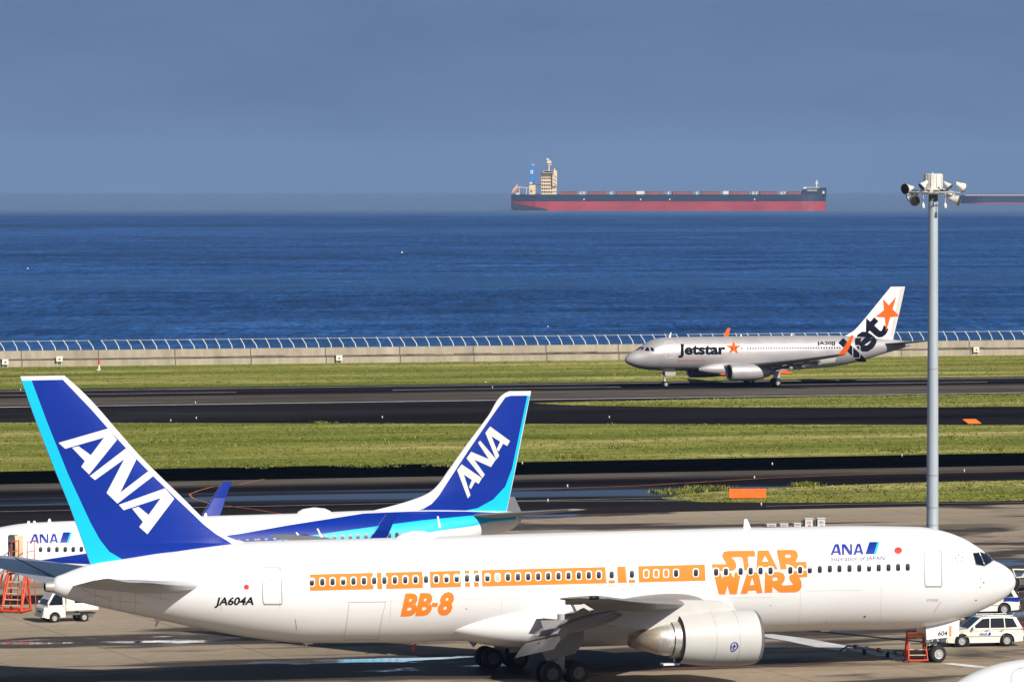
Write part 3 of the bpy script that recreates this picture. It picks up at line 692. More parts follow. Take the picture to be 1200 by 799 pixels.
    mb = MB(); mb.box((X(624.2), 0, (deck+Z(217))/2), (X(628.4)-X(620), 14, Z(217)-deck), 'shipcream'); mb.box((X(630.5), -3, Z(216.8)), (6, 4, .7), 'shipcream'); mb.box((X(622.5), -7.1, Z(224)), (1.2, .15, 2.4), 'darkgrey'); mb.build('engine_casing', root, bevel=.12)
    mb = MB(); mb.box((X(623.6), 0, Z(204)), (X(626.2)-X(621), 7, Z(194)-Z(213.4)), 'funnel'); mb.box((X(623.6), 0, Z(214.6)), (4.8, 7.5, 1.6), 'vwhite'); mb.box((X(623.2), -3.56, Z(201.6)), (2.5, .12, 3.2), 'vwhite'); mb.box((X(623.2), -3.64, Z(201.6)), (.7, .1, 1.7), 'funnel')
    for dx in (-.8, .9): mb.bar((X(624.5)+dx, 0, Z(194)), (X(624.5)+dx, 0, Z(192.3)), .5, 'shipcream', 8)
    mb.build('funnel', root, bevel=.15)
    mb = MB(); P = lambda a, b: (X(a), -6, Z(b))
    for a, b in (((601, 228), (600.6, 223)), ((600.6, 223), (607, 218.5)), ((601.5, 224), (606, 219)), ((608.3, 228), (608.3, 220)), ((606, 219), (619, 220.6)), ((616.5, 228), (617, 221)), ((619, 220.6), (620, 217)), ((600.4, 225), (599.8, 227.6)), ((602, 222), (606.8, 215.5))): mb.bar(P(*a), P(*b), .42, 'shipcream', 6)
    mb.prism([(X(601), Z(226)), (X(606), Z(219.4)), (X(607.2), Z(220)), (X(603), Z(226))], -8, -5, 'orange'); mb.box((X(606.5), -10, Z(227)), (3, 2, 1.6), 'vwhite')
    mb.build('lifeboat_davit', root)
    return root
ship('bulk_carrier', 'long red and black bulk carrier with cream bridge crossing the bay', 4912, 599, 967.8)
ship('distant_ship', 'faint low dark ship at the right edge behind the lamp mast', 6500, 1127, 1330, False)
# buoys and little craft far out
for i, (px, py, w, lab) in enumerate(((471, 296.5, 3.0, 'white speck of a small boat out on the water right of centre left'), (32.5, 315, 2.0, 'tiny pale buoy on the water near the left edge'), (642, 383, 1.2, 'tiny white buoy on the water close to the sea wall'))):
    p = G(px, py, -2.6); k = w*.26; mb = MB(); mb.slathe([(0, .5*k), (.2*k, .55*k), (.35*k, .3*k), (.8*k, .1*k)], (0, 0, 0), (0, 0, 1), 'vwhite', 12)
    o = tag(mb.build('buoy'), ['white buoy far out on the open water left of centre', 'pale buoy on the water near the left edge', 'small white buoy close in behind the sea wall'][i], 'buoy', 'buoys on the bay'); o.location = p
# ================================================================== wide-body airliner in the foreground
def frame_from(px0, depth0, ang, st0):
    x = (px0-600)/FPX*depth0; a = Vector((math.cos(ang), math.sin(ang))); return Frame((x-a.x*st0, depth0-a.y*st0), ang)
def px_of(fr, st, y, z):
    wx = fr.o.x+st*fr.ca-y*fr.sa; wy = fr.o.y+st*fr.sa+y*fr.ca; v = Vector((wx, wy, z-CAMZ)); dy = v.y*CA-v.z*SA; dz = v.y*SA+v.z*CA
    return 600+FPX*v.x/dy, 399.5-FPX*dz/dy
def inv_px(fr, px, y, z, lo_=-5, hi=70):
    """station whose image column is px, at side distance y and height z"""
    f0 = px_of(fr, lo_, y, z)[0] < px_of(fr, hi, y, z)[0]
    for _ in range(40):
        m = (lo_+hi)/2; q = px_of(fr, m, y, z)[0]
        if (q < px) == f0: lo_ = m
        else: hi = m
    return m
def door(parent, mp, cx, cy, w, h, sk=0.0, name='door', sill=True, m='white', lm='line', win=True):
    lp = rrect(cx, cy, w, h, min(w, h)*.16, 3, sk); mb = MB(); outline(mb, lp, mp, lm, .8); 
    if sill: decal(mb, [rrect(cx+sk*h*.5, cy+h/2-.2, w*.92, 1.3, .3, 2)], mp, 'lineD')
    if win: decal(mb, [circ(cx, cy-h*.17, .75, .85, 8)], mp, 'lineD'); decal(mb, [circ(cx+.1, cy-h*.29, .5, .5, 8)], mp, lm)
    return mb.build(name, parent)
F7 = Frame((27.33, 289.67), math.pi+TH)
w7 = thing('wide_body_airliner', 'big white airliner with an orange window band and orange lettering on its side', 'airplane', (F7.o.x, F7.o.y, 0), F7.a)
topp = [(1188.6, 677), (1187.5, 674.5), (1185, 670), (1181, 665.8), (1175, 661.5), (1168, 657.8), (1163, 655.8), (1157, 650.5), (1150, 644.4), (1140, 637.6), (1132, 632.6), (1125, 629), (1112, 624), (1100, 620.6), (1088, 618.2), (1076, 617)]
botp = [(1188.6, 684), (1187.6, 687.5), (1185.5, 691), (1181, 696), (1175, 700.8), (1162, 708), (1145, 716), (1125, 723.8), (1100, 730.8), (1075, 735), (1050, 737)]
nz = F7.loc(1189.2, 680.5)
top = [nz]+[F7.loc(*p) for p in topp]; bot = [nz]+[F7.loc(*p) for p in botp]
zT = F7.loc(900, 617.9)[1]; zB = F7.loc(900, 740)[1]; zT2 = F7.loc(375, 631.8)[1]
print('767 top/bot', zT, zT2, zB, F7.loc(375, 753), top[-1], bot[-1], 'tail', F7.loc(55, 686))
top += [(12.0, zT), (24, zT), (34, zT2)]; bot += [(12.0, zB), (24, zB), (33, F7.loc(450, 753)[1])]
top += [F7.loc(*p) for p in ((300, 634), (265, 636.2), (225, 641), (185, 647.6), (142.5, 654.3), (106, 661), (90, 666), (75, 672), (62, 679.2))]
bot += [F7.loc(*p) for p in ((350, 752.6), (300, 747.5), (225, 734), (175, 723.2), (125, 712.6), (82, 702.2), (70, 698.5), (60, 694.5))]
top[-1] = (top[-1][0], top[-1][1]); e_ = F7.loc(60, 0)[0]
top = [t for t in top if t[0] < e_]+[(e_, F7.loc(60, 680.2)[1])]; bot = [t for t in bot if t[0] < e_]+[(e_, F7.loc(60, 694.3)[1])]
fus7 = Fus(F7, top, bot, 5.03/5.41)
mb = MB(); fus7.mesh(mb, 'white'); hit = fus7.hit(.012); hit2 = fus7.hit(.02)
# orange band, broken where the photograph shows gaps
def ytop(x): return 672.6+(x-362.5)*(661-672.6)/(826-362.5)
def ybot(x): return 691.8+(x-363.5)*(680-691.8)/(826-363.5)
for a, b in ((362.5, 437), (441.5, 447.3), (452, 495), (503.7, 539.5), (544.5, 550), (555, 560.5), (564.5, 709.5), (723.5, 733.2), (748, 826)):
    decal(mb, [[(a, ytop(a)), (b, ytop(b)), (b+.7, ybot(b)), (a+.9, ybot(a))]], hit, 'orange')
SWL = [[[(122, 262), (262, 262), (266, 252), (240, 215), (227, 182), (232, 152), (250, 137), (285, 130), (552, 128), (558, 185), (482, 187), (500, 325), (448, 325), (432, 205), (415, 192), (320, 194), (355, 230), (371, 266), (366, 300), (345, 324), (305, 333), (133, 333)]],
       [[(582, 126), (690, 124), (787, 314), (727, 316), (715, 292), (640, 294), (630, 318), (567, 324)], [(657, 178), (690, 235), (628, 238)]],
       [[(772, 121), (935, 118), (965, 127), (983, 152), (987, 185), (975, 222), (962, 240), (1072, 238), (1078, 305), (962, 307), (905, 268), (868, 262), (874, 312), (812, 318)], [(863, 168), (905, 167), (918, 181), (905, 195), (860, 196)]],
       [[(140, 345), (205, 345), (232, 408), (258, 347), (312, 345), (342, 403), (354, 345), (415, 345), (372, 565), (304, 566), (279, 480), (255, 567), (192, 567)]],
       [[(478, 345), (590, 342), (632, 552), (577, 555), (566, 528), (488, 530), (478, 558), (410, 562)], [(528, 398), (551, 470), (503, 472)]],
       [[(655, 345), (800, 340), (838, 352), (858, 390), (852, 430), (822, 470), (840, 476), (928, 471), (938, 464), (905, 425), (898, 388), (915, 355), (945, 333), (980, 328), (1080, 325), (1082, 392), (1000, 396), (1022, 440), (1025, 490), (1005, 527), (965, 545), (820, 548), (788, 538), (732, 488), (728, 548), (652, 552)], [(735, 398), (768, 395), (788, 411), (770, 429), (733, 428)]]]
for l in SWL: decal(mb, [aff(q, 820, 630, 8.571) for q in l], hit, 'orange')
# round the three capital bowls with small facets is left to the traced outline
ana_title(mb, hit, 960, 625, 8.571)
decal(mb, text2d('Inspiration of JAPAN', 973.6, 1036.8, 656.9, 651.9, dy=-1.0, bold=.012), hit, 'navytext')
outline(mb, [(1040.5, 637.6), (1061.8, 637.2), (1064.8, 651.5), (1043.2, 652)], hit, 'line', .25); decal(mb, [circ(1052.6, 644.7, 4.5, 4.0, 22)], hit, 'red')
decal(mb, text2d('BB', 469.5, 506.5, 720.2, 695.2, shear=.24, bold=.05, dy=-1), hit, 'orange'); decal(mb, [[(506.6, 706), (513.4, 705.8), (512.4, 710.6), (505.6, 710.8)]], hit, 'orange'); decal(mb, text2d('8', 513.2, 532, 718.8, 693.6, shear=.24, bold=.05), hit, 'orange')
decal(mb, text2d('JA604A', 251.5, 297.2, 708.6, 699.4, shear=.22, bold=.03, dy=-.6), hit, 'black')
decal(mb, [circ(288.8, 687.4, 3.0, 2.9, 16)], hit, 'red')
# hairline seams of the skin, cargo doors, small ports
def seam(pts, w=.22, m='line'):
    for a, b in zip(pts[:-1], pts[1:]):
        a = Vector(a); b = Vector(b); d = b-a; p = Vector((-d.y, d.x)).normalized()*w/2; decal(mb, [[tuple(a-p), tuple(b-p), tuple(b+p), tuple(a+p)]], hit, m, 2.5)
for x in (1034.5, 940, 845, 590, 460, 330, 262): seam([(x, 640), (x-1, 680), (x-3, 728 if x > 400 else 716)], .14)
for x0, x1, y in ((944, 1010, 692), (820, 905, 700.5)): seam([(x0, y), (x1, y-1)], .16)
outline(mb, [(409, 705.5), (452, 705), (448, 722), (443, 749), (403, 749.5), (407, 726)], hit, 'line', .3)
seam([(346, 725), (348, 738)], .4, 'darkgrey'); seam([(1103, 704), (1094.5, 717)], .3, 'red')
decal(mb, text2d('ETOPS', 1086.5, 1099.5, 704.2, 701.4, shear=.2), hit, 'line')
for (x, y, r) in ((1013.4, 722, 1.0), (546.5, 713, .6), (1143.8, 702.8, .7), (903, 709, .4), (1152.8, 682.3, .8), (1149, 677.6, .6), (1149, 687.7, .6), (619, 692.4, .4), (678, 691, .4), (730, 690, .5), (1073, 651, .4), (968, 728.5, .5)):
    decal(mb, [circ(x, y, r*1.5, r, 8)], hit, 'darkgrey')
for k in range(5):
    a = 2*math.pi*k/5-.5; decal(mb, [circ(1124.2+4*math.cos(a), 654.2+4*math.sin(a), .9, .8, 6)], hit, 'darkgrey')
for l in (((140, 676), (141, 713)), ((160, 680), (158, 718)), ((112, 678), (112, 708)), ((95, 690), (128, 703), (165, 706)), ((143, 690), (160, 695), (200, 703)), ((128, 712), (131, 700), (100, 697)), ((186, 676), (188, 703))): seam(l, .28)
for x in (500, 545, 640, 700, 775, 985, 1070): seam([(x, 632), (x-.6, 662)], .12)
for y in (646, 704): seam([(330, y+3), (600, y-3.5), (940, y-11)], .11)
body = mb.build('fuselage', w7)
# cabin windows
wl = [(300+a/4, 681.75-i*.31) for i, a in enumerate((262, 311, 359, 409, 457, 506, 554, 602, 651, 700, 748, 797, 845, 893, 941, 989, 1037, 1085, 1133, 1181))]
wl += [(600+a/4, 675.6-i*.29) for i, a in enumerate((28, 76, 123, 170, 218, 265, 313, 360, 407))]+[(792.3, 671.3), (815.5, 670.7)]
wl += [(839.2, 670), (850.7, 669.6), (868, 669), (879.7, 668.6), (891.3, 668.4), (903, 668.3), (926.2, 667.8), (937.7, 667.5), (949, 667.2), (960.7, 666.8)]+[(900+a/4, 666.1-i*.24) for i, a in enumerate((290, 335, 382, 428, 474, 519, 565, 610, 655))]
wl += [(716.8, 673), (740.5, 672.4)]
shade_mat = mat('window_blind', (.42, .42, .40), .5); surround = mat('window_surround', (.72, .70, .66), .4)
for i, (x, y) in enumerate(wl):
    mb = MB(); decal(mb, [rrect(x, y, 7.4, 10.6, 2.6)], fus7.hit(.018), surround); decal(mb, [rrect(x, y, 5.0, 8.3, 1.9)], fus7.hit(.026), shade_mat if i == 18 else 'glass'); 
    if i in (0, 3, 13, 14, 17, 39, 45): decal(mb, [rrect(x, y-2.6, 4.4, 2.2, .8)], fus7.hit(.032), shade_mat)
    mb.build('cabin_window', w7)
for x, y in ((757.3, 672), (769, 671.7), (780.6, 671.4)):
    mb = MB(); decal(mb, [rrect(x, y, 7.4, 10.6, 2.6), rrect(x, y, 4.8, 8, 1.9)], fus7.hit(.018), surround); mb.build('window_plug', w7)
for x, y in ((717, 675), (740.6, 674.4)):
    mb = MB(); outline(mb, rrect(x, y, 12.5, 23.5, 4), hit2, 'line', .35); decal(mb, [rrect(x, y+6.2, 7.2, 3.4, .4)], hit2, 'orange'); decal(mb, [rrect(x, y-8.6, 3.4, .9, .3)], hit2, 'red'); mb.build('emergency_exit', w7)
door(w7, hit2, 1093.7, 666, 20, 42.5, .02); door(w7, hit2, 318.8, 686.2, 22.5, 43.5, .04)
# flight deck glazing
mb = MB(); h3 = fus7.hit(.02); h4 = fus7.hit(.03)
decal(mb, [[(1141, 648.2), (1147.2, 646.9), (1153.4, 661.6), (1152.3, 662.2), (1144.5, 660.6)]], h4, 'glass'); decal(mb, [[(1148.8, 646.7), (1155, 646.4), (1163.6, 656), (1160.5, 658.3), (1155.2, 661.5)]], h4, 'glassblue')
decal(mb, [[(1140, 647.4), (1155.6, 645.7), (1165, 656.3), (1160, 659.8), (1154, 663.4), (1143.6, 661.6)]], h3, 'lip'); mb.build('flight_deck_window', w7)
# fin
fin7 = Fin(F7, [(75, 439.6), (91, 453.5), (110, 472.5), (137.5, 504), (160, 529.5), (185, 555), (213, 582), (231, 600), (244, 612.5), (259, 623.5), (274, 631.5), (292, 635.5), (310, 642)], [(23.6, 441.2), (40, 489), (60, 541), (82, 595), (105.5, 661), (112, 680)], 5.9, F7.loc(50, 440.4)[1])
mb = MB(); fin7.mesh(mb, 'white', 70); fh = fin7.hit(.022); fh2 = fin7.hit(.036)
decal(mb, [[(37, 445.6), (73.7, 444.8), (107, 479.5), (133, 509), (155, 532.5), (180, 558), (207, 584), (226, 602), (239, 614.5), (253, 625.5), (266, 633), (272, 637), (230, 643), (185, 648.3), (143, 654.8), (128, 646), (117, 632), (106, 612), (80, 556), (55, 494)]], fh, 'blue', 4, 4)
decal(mb, [[(25.4, 445.8), (37, 445.6), (55, 494), (80, 556), (106, 612), (117, 632), (128, 646), (143, 654.8), (106.5, 660.8), (82.7, 595), (60.7, 541), (40.7, 489)]], fh, 'cyan', 4, 4)
for l in ([(43, 193), (332, 110), (385, 175), (222, 378), (176, 333), (197, 300), (122, 222), (160, 213), (232, 265), (310, 162), (82, 228)],
          [(226, 387), (437, 226), (498, 290), (404, 484), (567, 360), (596, 388), (388, 548), (324, 486), (428, 288), (257, 411)],
          [(396, 555), (666, 459), (720, 520), (563, 727), (515, 685), (537, 655), (473, 577), (512, 567), (570, 614), (642, 515), (424, 587)]):
    decal(mb, [aff(l, 60, 480, 4.994)], fh2, mat('fin_white', (.80, .79, .76), .35), 4, 4)
finm = mb.build('fin', w7)
mb = MB(); decal(mb, [[(55.5, 470), (56.2, 470), (140, 652), (138.6, 653)]], fin7.hit(.016), 'navy', 6, 6); mb.build('rudder_hinge', finm)
# tail cone exhaust
mb = MB(); zc, h, w = fus7.dims(e_); mb.slathe([(-.02, h*1.005), (.25, h*.86), (.42, h*.7)], (e_, 0, zc), (1, 0, 0), 'metal', 32); mb.lathe([(.40, h*.72), (.30, h*.5), (.30, 0)], (e_, 0, zc), (1, 0, 0), 'black', 32); mb.build('auxiliary_exhaust', w7)
# tailplanes
for s in (1, -1):
    mb = MB(); r0 = inv_px(F7, 236, 1.0, 5.3)
    z0 = 5.35; secs = []
    kx = 1 if s == 1 else 1.34
    for k, (y, le, c, t) in enumerate(((.4, -.6, 7.3, .11), (1.2, .0, 6.7, .105), (4.0, 1.95, 5.1, .10), (8.6, 4.8, 2.6, .09), (9.3, 5.5, 1.9, .08), (9.5, 6.0, 1.2, .05))):
        y = 1+(y-1)*kx if y > 1 else y; c *= 1 if s == 1 else 1.15; le *= (kx if y > 1.3 else 1); zz = z0+(y-1)*(.115 if s == 1 else .075); secs.append(((r0+le, s*y, zz-.12), (r0+le+c, s*y, zz+.10), t, (0, 0, 1)))
    wingloft(mb, secs, 'stab', 18, -.01); hs = mb.build('tailplane', w7)
    mb = MB(); mb.add([(r0+le+c*.985, s*y, z0+(y-1)*.115+.10) for y, le, c in ((1.6, .3, 6.4), (8.2, 4.8, 2.7))]+[(r0+le+c*1.02, s*y, z0+(y-1)*.115+.09) for y, le, c in ((8.2, 4.8, 2.7), (1.6, .3, 6.4))], [(0, 1, 2, 3)], 'darkgrey'); mb.build('elevator_edge', hs)
# wing, flaps down
LE0 = inv_px(F7, 834, 2.5, 3.7); print('LE', LE0)
def wle(y): return LE0+(y-2.5)*math.tan(R(33.6))
def wte(y): return (LE0+9.9-(y-2.5)*.02) if y < 8.6 else (LE0+9.78+(y-8.6)*.43)
def wz(y): return 3.55+(y-2.5)*.108+max(0, y-12)**2*.0012
for s in (1, -1):
    mb = MB(); secs = []
    for y, t in ((1.2, .15), (2.5, .145), (5, .13), (8.6, .115), (13, .11), (18, .105), (22.8, .10), (23.6, .09), (23.95, .05)):
        l, e = wle(y), wte(y); inc = .05*(1-y/24)
        if y > 23: l += (y-23)*1.2
        secs.append(((l, s*y, wz(y)+inc*(e-l)*.45), (e-.9 if y < 22 else e, s*y, wz(y)-inc*(e-l)*.55), t, (0, 0, 1)))
    wingloft(mb, secs, 'grey', 20, .012)
    wg = mb.build('wing', w7)
    # root fillet
    mb = MB(); secs = []
    for y, gl, t in ((1.0, 2.2, .20), (2.3, 1.3, .18), (2.9, .5, .16), (3.8, .0, .14)):
        l, e = wle(y)-gl, wte(y); secs.append(((l, s*y, wz(y)+.14), (e, s*y, wz(y)-.36), t, (0, 0, 1)))
    wingloft(mb, secs, 'white', 20, .0); mb.build('wing_root_fillet', wg)
    for (y0, y1, cf, ang, drop, nm) in ((3.2, 7.9, 2.0, 31, .34, 'inboard_flap'), (8.4, 9.9, 1.6, 14, .12, 'inboard_aileron'), (10.2, 18.0, 1.45, 31, .26, 'outboard_flap'), (18.4, 22.4, 1.0, 3, .03, 'outboard_aileron')):
        mb = MB(); secs = []
        for k in range(4):
            y = y0+(y1-y0)*k/3; e = wte(y)-.95; z = wz(y)-.05*(1-y/24)*(e-wle(y))*.55-drop+.03; c = cf*(1-.25*k/3); a = R(ang)
            secs.append(((e, s*y, z), (e+c*math.cos(a), s*y, z-c*math.sin(a)), .14, (math.sin(a), 0, math.cos(a))))
        wingloft(mb, secs, 'grey', 12, .02); mb.build(nm, wg)
        if 'flap' in nm:
            mb = MB(); secs = []
            for k in range(4):
                y = y0+.1+(y1-y0-.2)*k/3; e = wte(y)-.95+cf*.86*(1-.25*k/3); z = wz(y)-.05*(1-y/24)*(e-wle(y))*.55-drop-cf*.52*(1-.2*k/3); c = cf*.5; a = R(ang+18)
                secs.append(((e, s*y, z), (e+c*math.cos(a), s*y, z-c*math.sin(a)), .12, (math.sin(a), 0, math.cos(a))))
            wingloft(mb, secs, 'grey', 12, .02); mb.build(nm+'_vane', wg)
    for y in (5.4, 10.9, 14.6, 17.6):
        mb = MB(); l = wte(y)-2.6; zz = wz(y)-.42; n = 4.0 if y < 12 else 3.3; a = R(13)
        mb.slathe([(n*t, (.33 if y < 12 else .25)*math.sin(math.pi*min(1, t*.5+.0)**.8)**.7 if t < 1 else 0.01) for t in (0.0, .05, .12, .25, .45, .65, .8, .9, .96, 1.0)] if False else [(n*t, r*(.27 if y < 12 else .2)) for t, r in ((0, .03), (.05, .35), (.15, .7), (.3, .95), (.5, 1), (.7, .85), (.85, .55), (.95, .25), (1, .02))], (l, s*y, zz), (math.cos(a), 0, -math.sin(a)), 'grey', 16); mb.build('flap_track_fairing', wg)
    mb = MB(); y = 23.5; mb.slathe([(0, .02), (.1, .09), (.5, .09), (.6, .02)], (wle(y)+.2, s*y, wz(y)), (1, 0, 0), 'glass', 10); mb.build('navigation_light', wg)
# belly fairing between the wings
mb = MB(); a0 = inv_px(F7, 858, 2.5, 2.6); a1 = inv_px(F7, 530, 2.5, 2.6); vs = []; n = 48; LL = 30
for i in range(LL+1):
    t = i/LL; st = a0+(a1-a0)*t; e = math.sin(math.pi*min(1, t/.30)/2) if t < .3 else (1 if t < .66 else math.cos(math.pi/2*((t-.66)/.34))**.8 if t < 1 else 0); e = max(e, 0.0)
    w = 1.55+1.12*e; zc = 2.85; h = .40+.97*e
    for k in range(n):
        a = 2*math.pi*k/n; c_, s_ = math.cos(a), math.sin(a); vs.append((st, w*math.copysign(abs(s_)**.75, s_), zc+h*math.copysign(abs(c_)**.8, c_)))
mb.add(vs, [(i*n+k, i*n+(k+1) % n, (i+1)*n+(k+1) % n, (i+1)*n+k) for i in range(LL) for k in range(n)], 'white', True); mb.build('belly_fairing', w7)
# engines
for s in (1, -1):
    y = 7.9; z = 2.42; xs = inv_px(F7, 894, 7.9+.0, z)+.42 if s == 1 else xs
    e = engine(w7, (xs, s*y, z), 4.35, 1.47, 'nacelle', core=(.9, .52, .22), coreL=2.65, pylon=(wz(y)+.35, wle(y)+1.2, wle(y)+6.3, .55))
    if s == 1:
        print('engine px', px_of(F7, xs, y, z), px_of(F7, xs+7.3, y, z), px_of(F7, xs, y, z-1.47))
        mb = MB(); P = [(xs+1.75+.21*math.cos(2*math.pi*k/20), s*(y+1.475), z-.32+.21*math.sin(2*math.pi*k/20)) for k in range(20)]; Q = [(xs+1.75+.16*math.cos(2*math.pi*k/20), s*(y+1.475), z-.32+.16*math.sin(2*math.pi*k/20)) for k in range(20)]
        mb.add(P+Q, [(k, (k+1) % 20, 20+(k+1) % 20, 20+k) for k in range(20)], 'navy'); mb.box((xs+1.75, s*(y+1.48), z-.32), (.18, .01, .04), 'navy'); mb.box((xs+1.75, s*(y+1.48), z-.32), (.04, .01, .2), 'navy'); mb.build('engine_emblem', e)
    mb = MB(); mb.box((xs+4.75, s*y, z-1.28), (.9, .5, .10), 'white'); mb.bar((xs+4.5, s*y, z-1.3), (xs+4.5, s*y, z-.9), .06, 'metal', 6); mb.build('open_latch_panel', e)
# landing gear
MG = inv_px(F7, 622, 0, 1.0); NG = inv_px(F7, 1096, 0, 1.0); print('gear', NG, MG)
def pipe(mb, a, b, r, m='strut'): mb.bar(a, b, r, m, 12)
for s in (1, -1):
    y = 4.65*s; mb = MB(); pipe(mb, (MG, y, .62), (MG, y, 3.6), .20); pipe(mb, (MG, y, .62), (MG, y, 1.6), .13, 'metal'); pipe(mb, (MG-.78, y, .60), (MG+.78, y, .60), .13); pipe(mb, (MG, y, 2.3), (MG-1.9, y*.9, 3.4), .09); pipe(mb, (MG, y, 1.7), (MG, y*.45, 2.7), .09); pipe(mb, (MG+.15, y, 1.0), (MG+.55, y, 1.5), .06); pipe(mb, (MG+.55, y, 1.5), (MG+.15, y, 2.0), .06)
    for dx in (-.72, .72): pipe(mb, (MG+dx, y-.75, .58), (MG+dx, y+.75, .58), .09)
    g = mb.build('main_landing_gear', w7)
    for dx in (-.72, .72):
        for dy in (-.57, .57): wheel(g, (MG+dx, y+dy, .58), .58, .46, s, rim='rimshade')
    mb = MB(); yy = y+s*.62; mb.prism([(MG-1.05, 3.35), (MG+1.35, 3.35), (MG+1.05, 2.45), (MG+1.55, 2.15), (MG+1.0, 1.25), (MG-.55, 1.6), (MG-1.0, 2.1)][::1], yy-.03, yy+.03, 'grey'); mb.build('gear_door', g)
    mb = MB(); mb.prism([(MG-1.5, 2.15), (MG+1.7, 2.15), (MG+1.6, 1.35), (MG-1.4, 1.30)], s*1.2-.03, s*1.2+.03, 'grey'); mb.build('wheel_well_door', g)
mb = MB(); pipe(mb, (NG, 0, .5), (NG+.05, 0, 2.4), .11); pipe(mb, (NG, -.36, .47), (NG, .36, .47), .07); pipe(mb, (NG-.05, 0, 1.3), (NG-1.0, 0, 2.3), .06); pipe(mb, (NG, 0, 1.05), (NG+.45, .1, .95), .06, 'vwhite'); pipe(mb, (NG+.45, .1, .95), (NG+.2, .05, 1.35), .05, 'vwhite')
mb.box((NG-.28, .25, 1.35), (.3, .3, .26), 'strut'); mb.slathe([(0, .02), (.02, .12), (.16, .09)], (NG-.42, .3, 1.35), (1, 0, 0), 'rim', 12); mb.box((NG+.05, .2, 1.55), (.5, .3, .16), 'darkgrey')
g = mb.build('nose_landing_gear', w7)
for dy in (-.32, .32): wheel(g, (NG, dy, .47), .47, .34, 1)
for s in (1, -1):
    mb = MB(); mb.prism([(NG-1.15, 2.33), (NG+.85, 2.13), (NG+.80, 1.28), (NG-1.1, 1.42)], s*.62-.02, s*.62+.02, 'white')
    if s == 1:
        gm = lambda px, py: (lambda q: (q[0], .645, q[1]))(F7.loc(px, py, .645)); c = px_of(F7, NG-.15, .645, 1.62)
        decal(mb, text2d('604', c[0]-5.5, c[0]+5.5, c[1]+2.9, c[1]-2.6, shear=.2, bold=.02), gm, 'black', 0)
        decal(mb, [[(c[0]+7.6, c[1]-8), (c[0]+9.6, c[1]-8.5), (c[0]+9.6, c[1]+4), (c[0]+7.6, c[1]+4)]], gm, 'orange', 0); decal(mb, [[(c[0]+10, c[1]-8.5), (c[0]+11, c[1]-8.5), (c[0]+11, c[1]+4), (c[0]+10, c[1]+4)]], gm, 'step', 0)
    mb.build('nose_gear_door', g)
# antennas, dome, masts
def blade(parent, st, z, h, c, m='white', name='antenna', up=1, y=0):
    mb = MB(); wingloft(mb, [((st, y, z-.1*up), (st+c, y, z-.1*up), .14, (0, 1, 0)), ((st+h*.55, y, z+h*up), (st+h*.55+c*.35, y, z+h*up), .14, (0, 1, 0))], m, 8, 0); return mb.build(name, parent)
s_ = inv_px(F7, 881, 0, zT); blade(w7, s_, zT, .48, .5)
s_ = inv_px(F7, 1150, 0, 5.9)
mb = MB(); a, b = inv_px(F7, 514, 0, zT), inv_px(F7, 463, 0, zT); zt = fus7.zt(a); mb.slathe([((b-a)*t, .02+.42*r) for t, r in ((0, 0), (.05, .35), (.15, .65), (.35, .95), (.6, 1), (.85, .7), (.95, .35), (1, 0))], (a, 0, zt-.10), (1, 0, 0), 'white', 24)
mb.build('antenna_dome', w7)
for px, up in ((186, 1),):
    s_ = inv_px(F7, px, 0, 7); z = fus7.zt(s_); mb = MB(); mb.prism([(s_-.5, z-.15), (s_+.2, z+.33), (s_+.65, z-.2)], -.2, .2, 'white'); mb.prism([(s_-.15, z-.16), (s_+.2, z+.12), (s_+.45, z-.2)], -.215, .215, 'lineD'); mb.build('air_scoop', w7)
for px, h, m in ((187, .35, 'cream'), (361, .28, 'vwhite'), (489, .45, 'red'), (967, .12, 'darkgrey')):
    s_ = inv_px(F7, px, 0, 2.2); z = fus7.zb(s_); mb = MB(); pipe(mb, (s_, 0, z+.1), (s_+h*.6, 0, z-h), .06, m); mb.box((s_, 0, z), (.5, .12, .14), 'vwhite'); mb.build('drain_mast', w7)
for px, py in ((1148.5, 667), (1149, 675)): pass
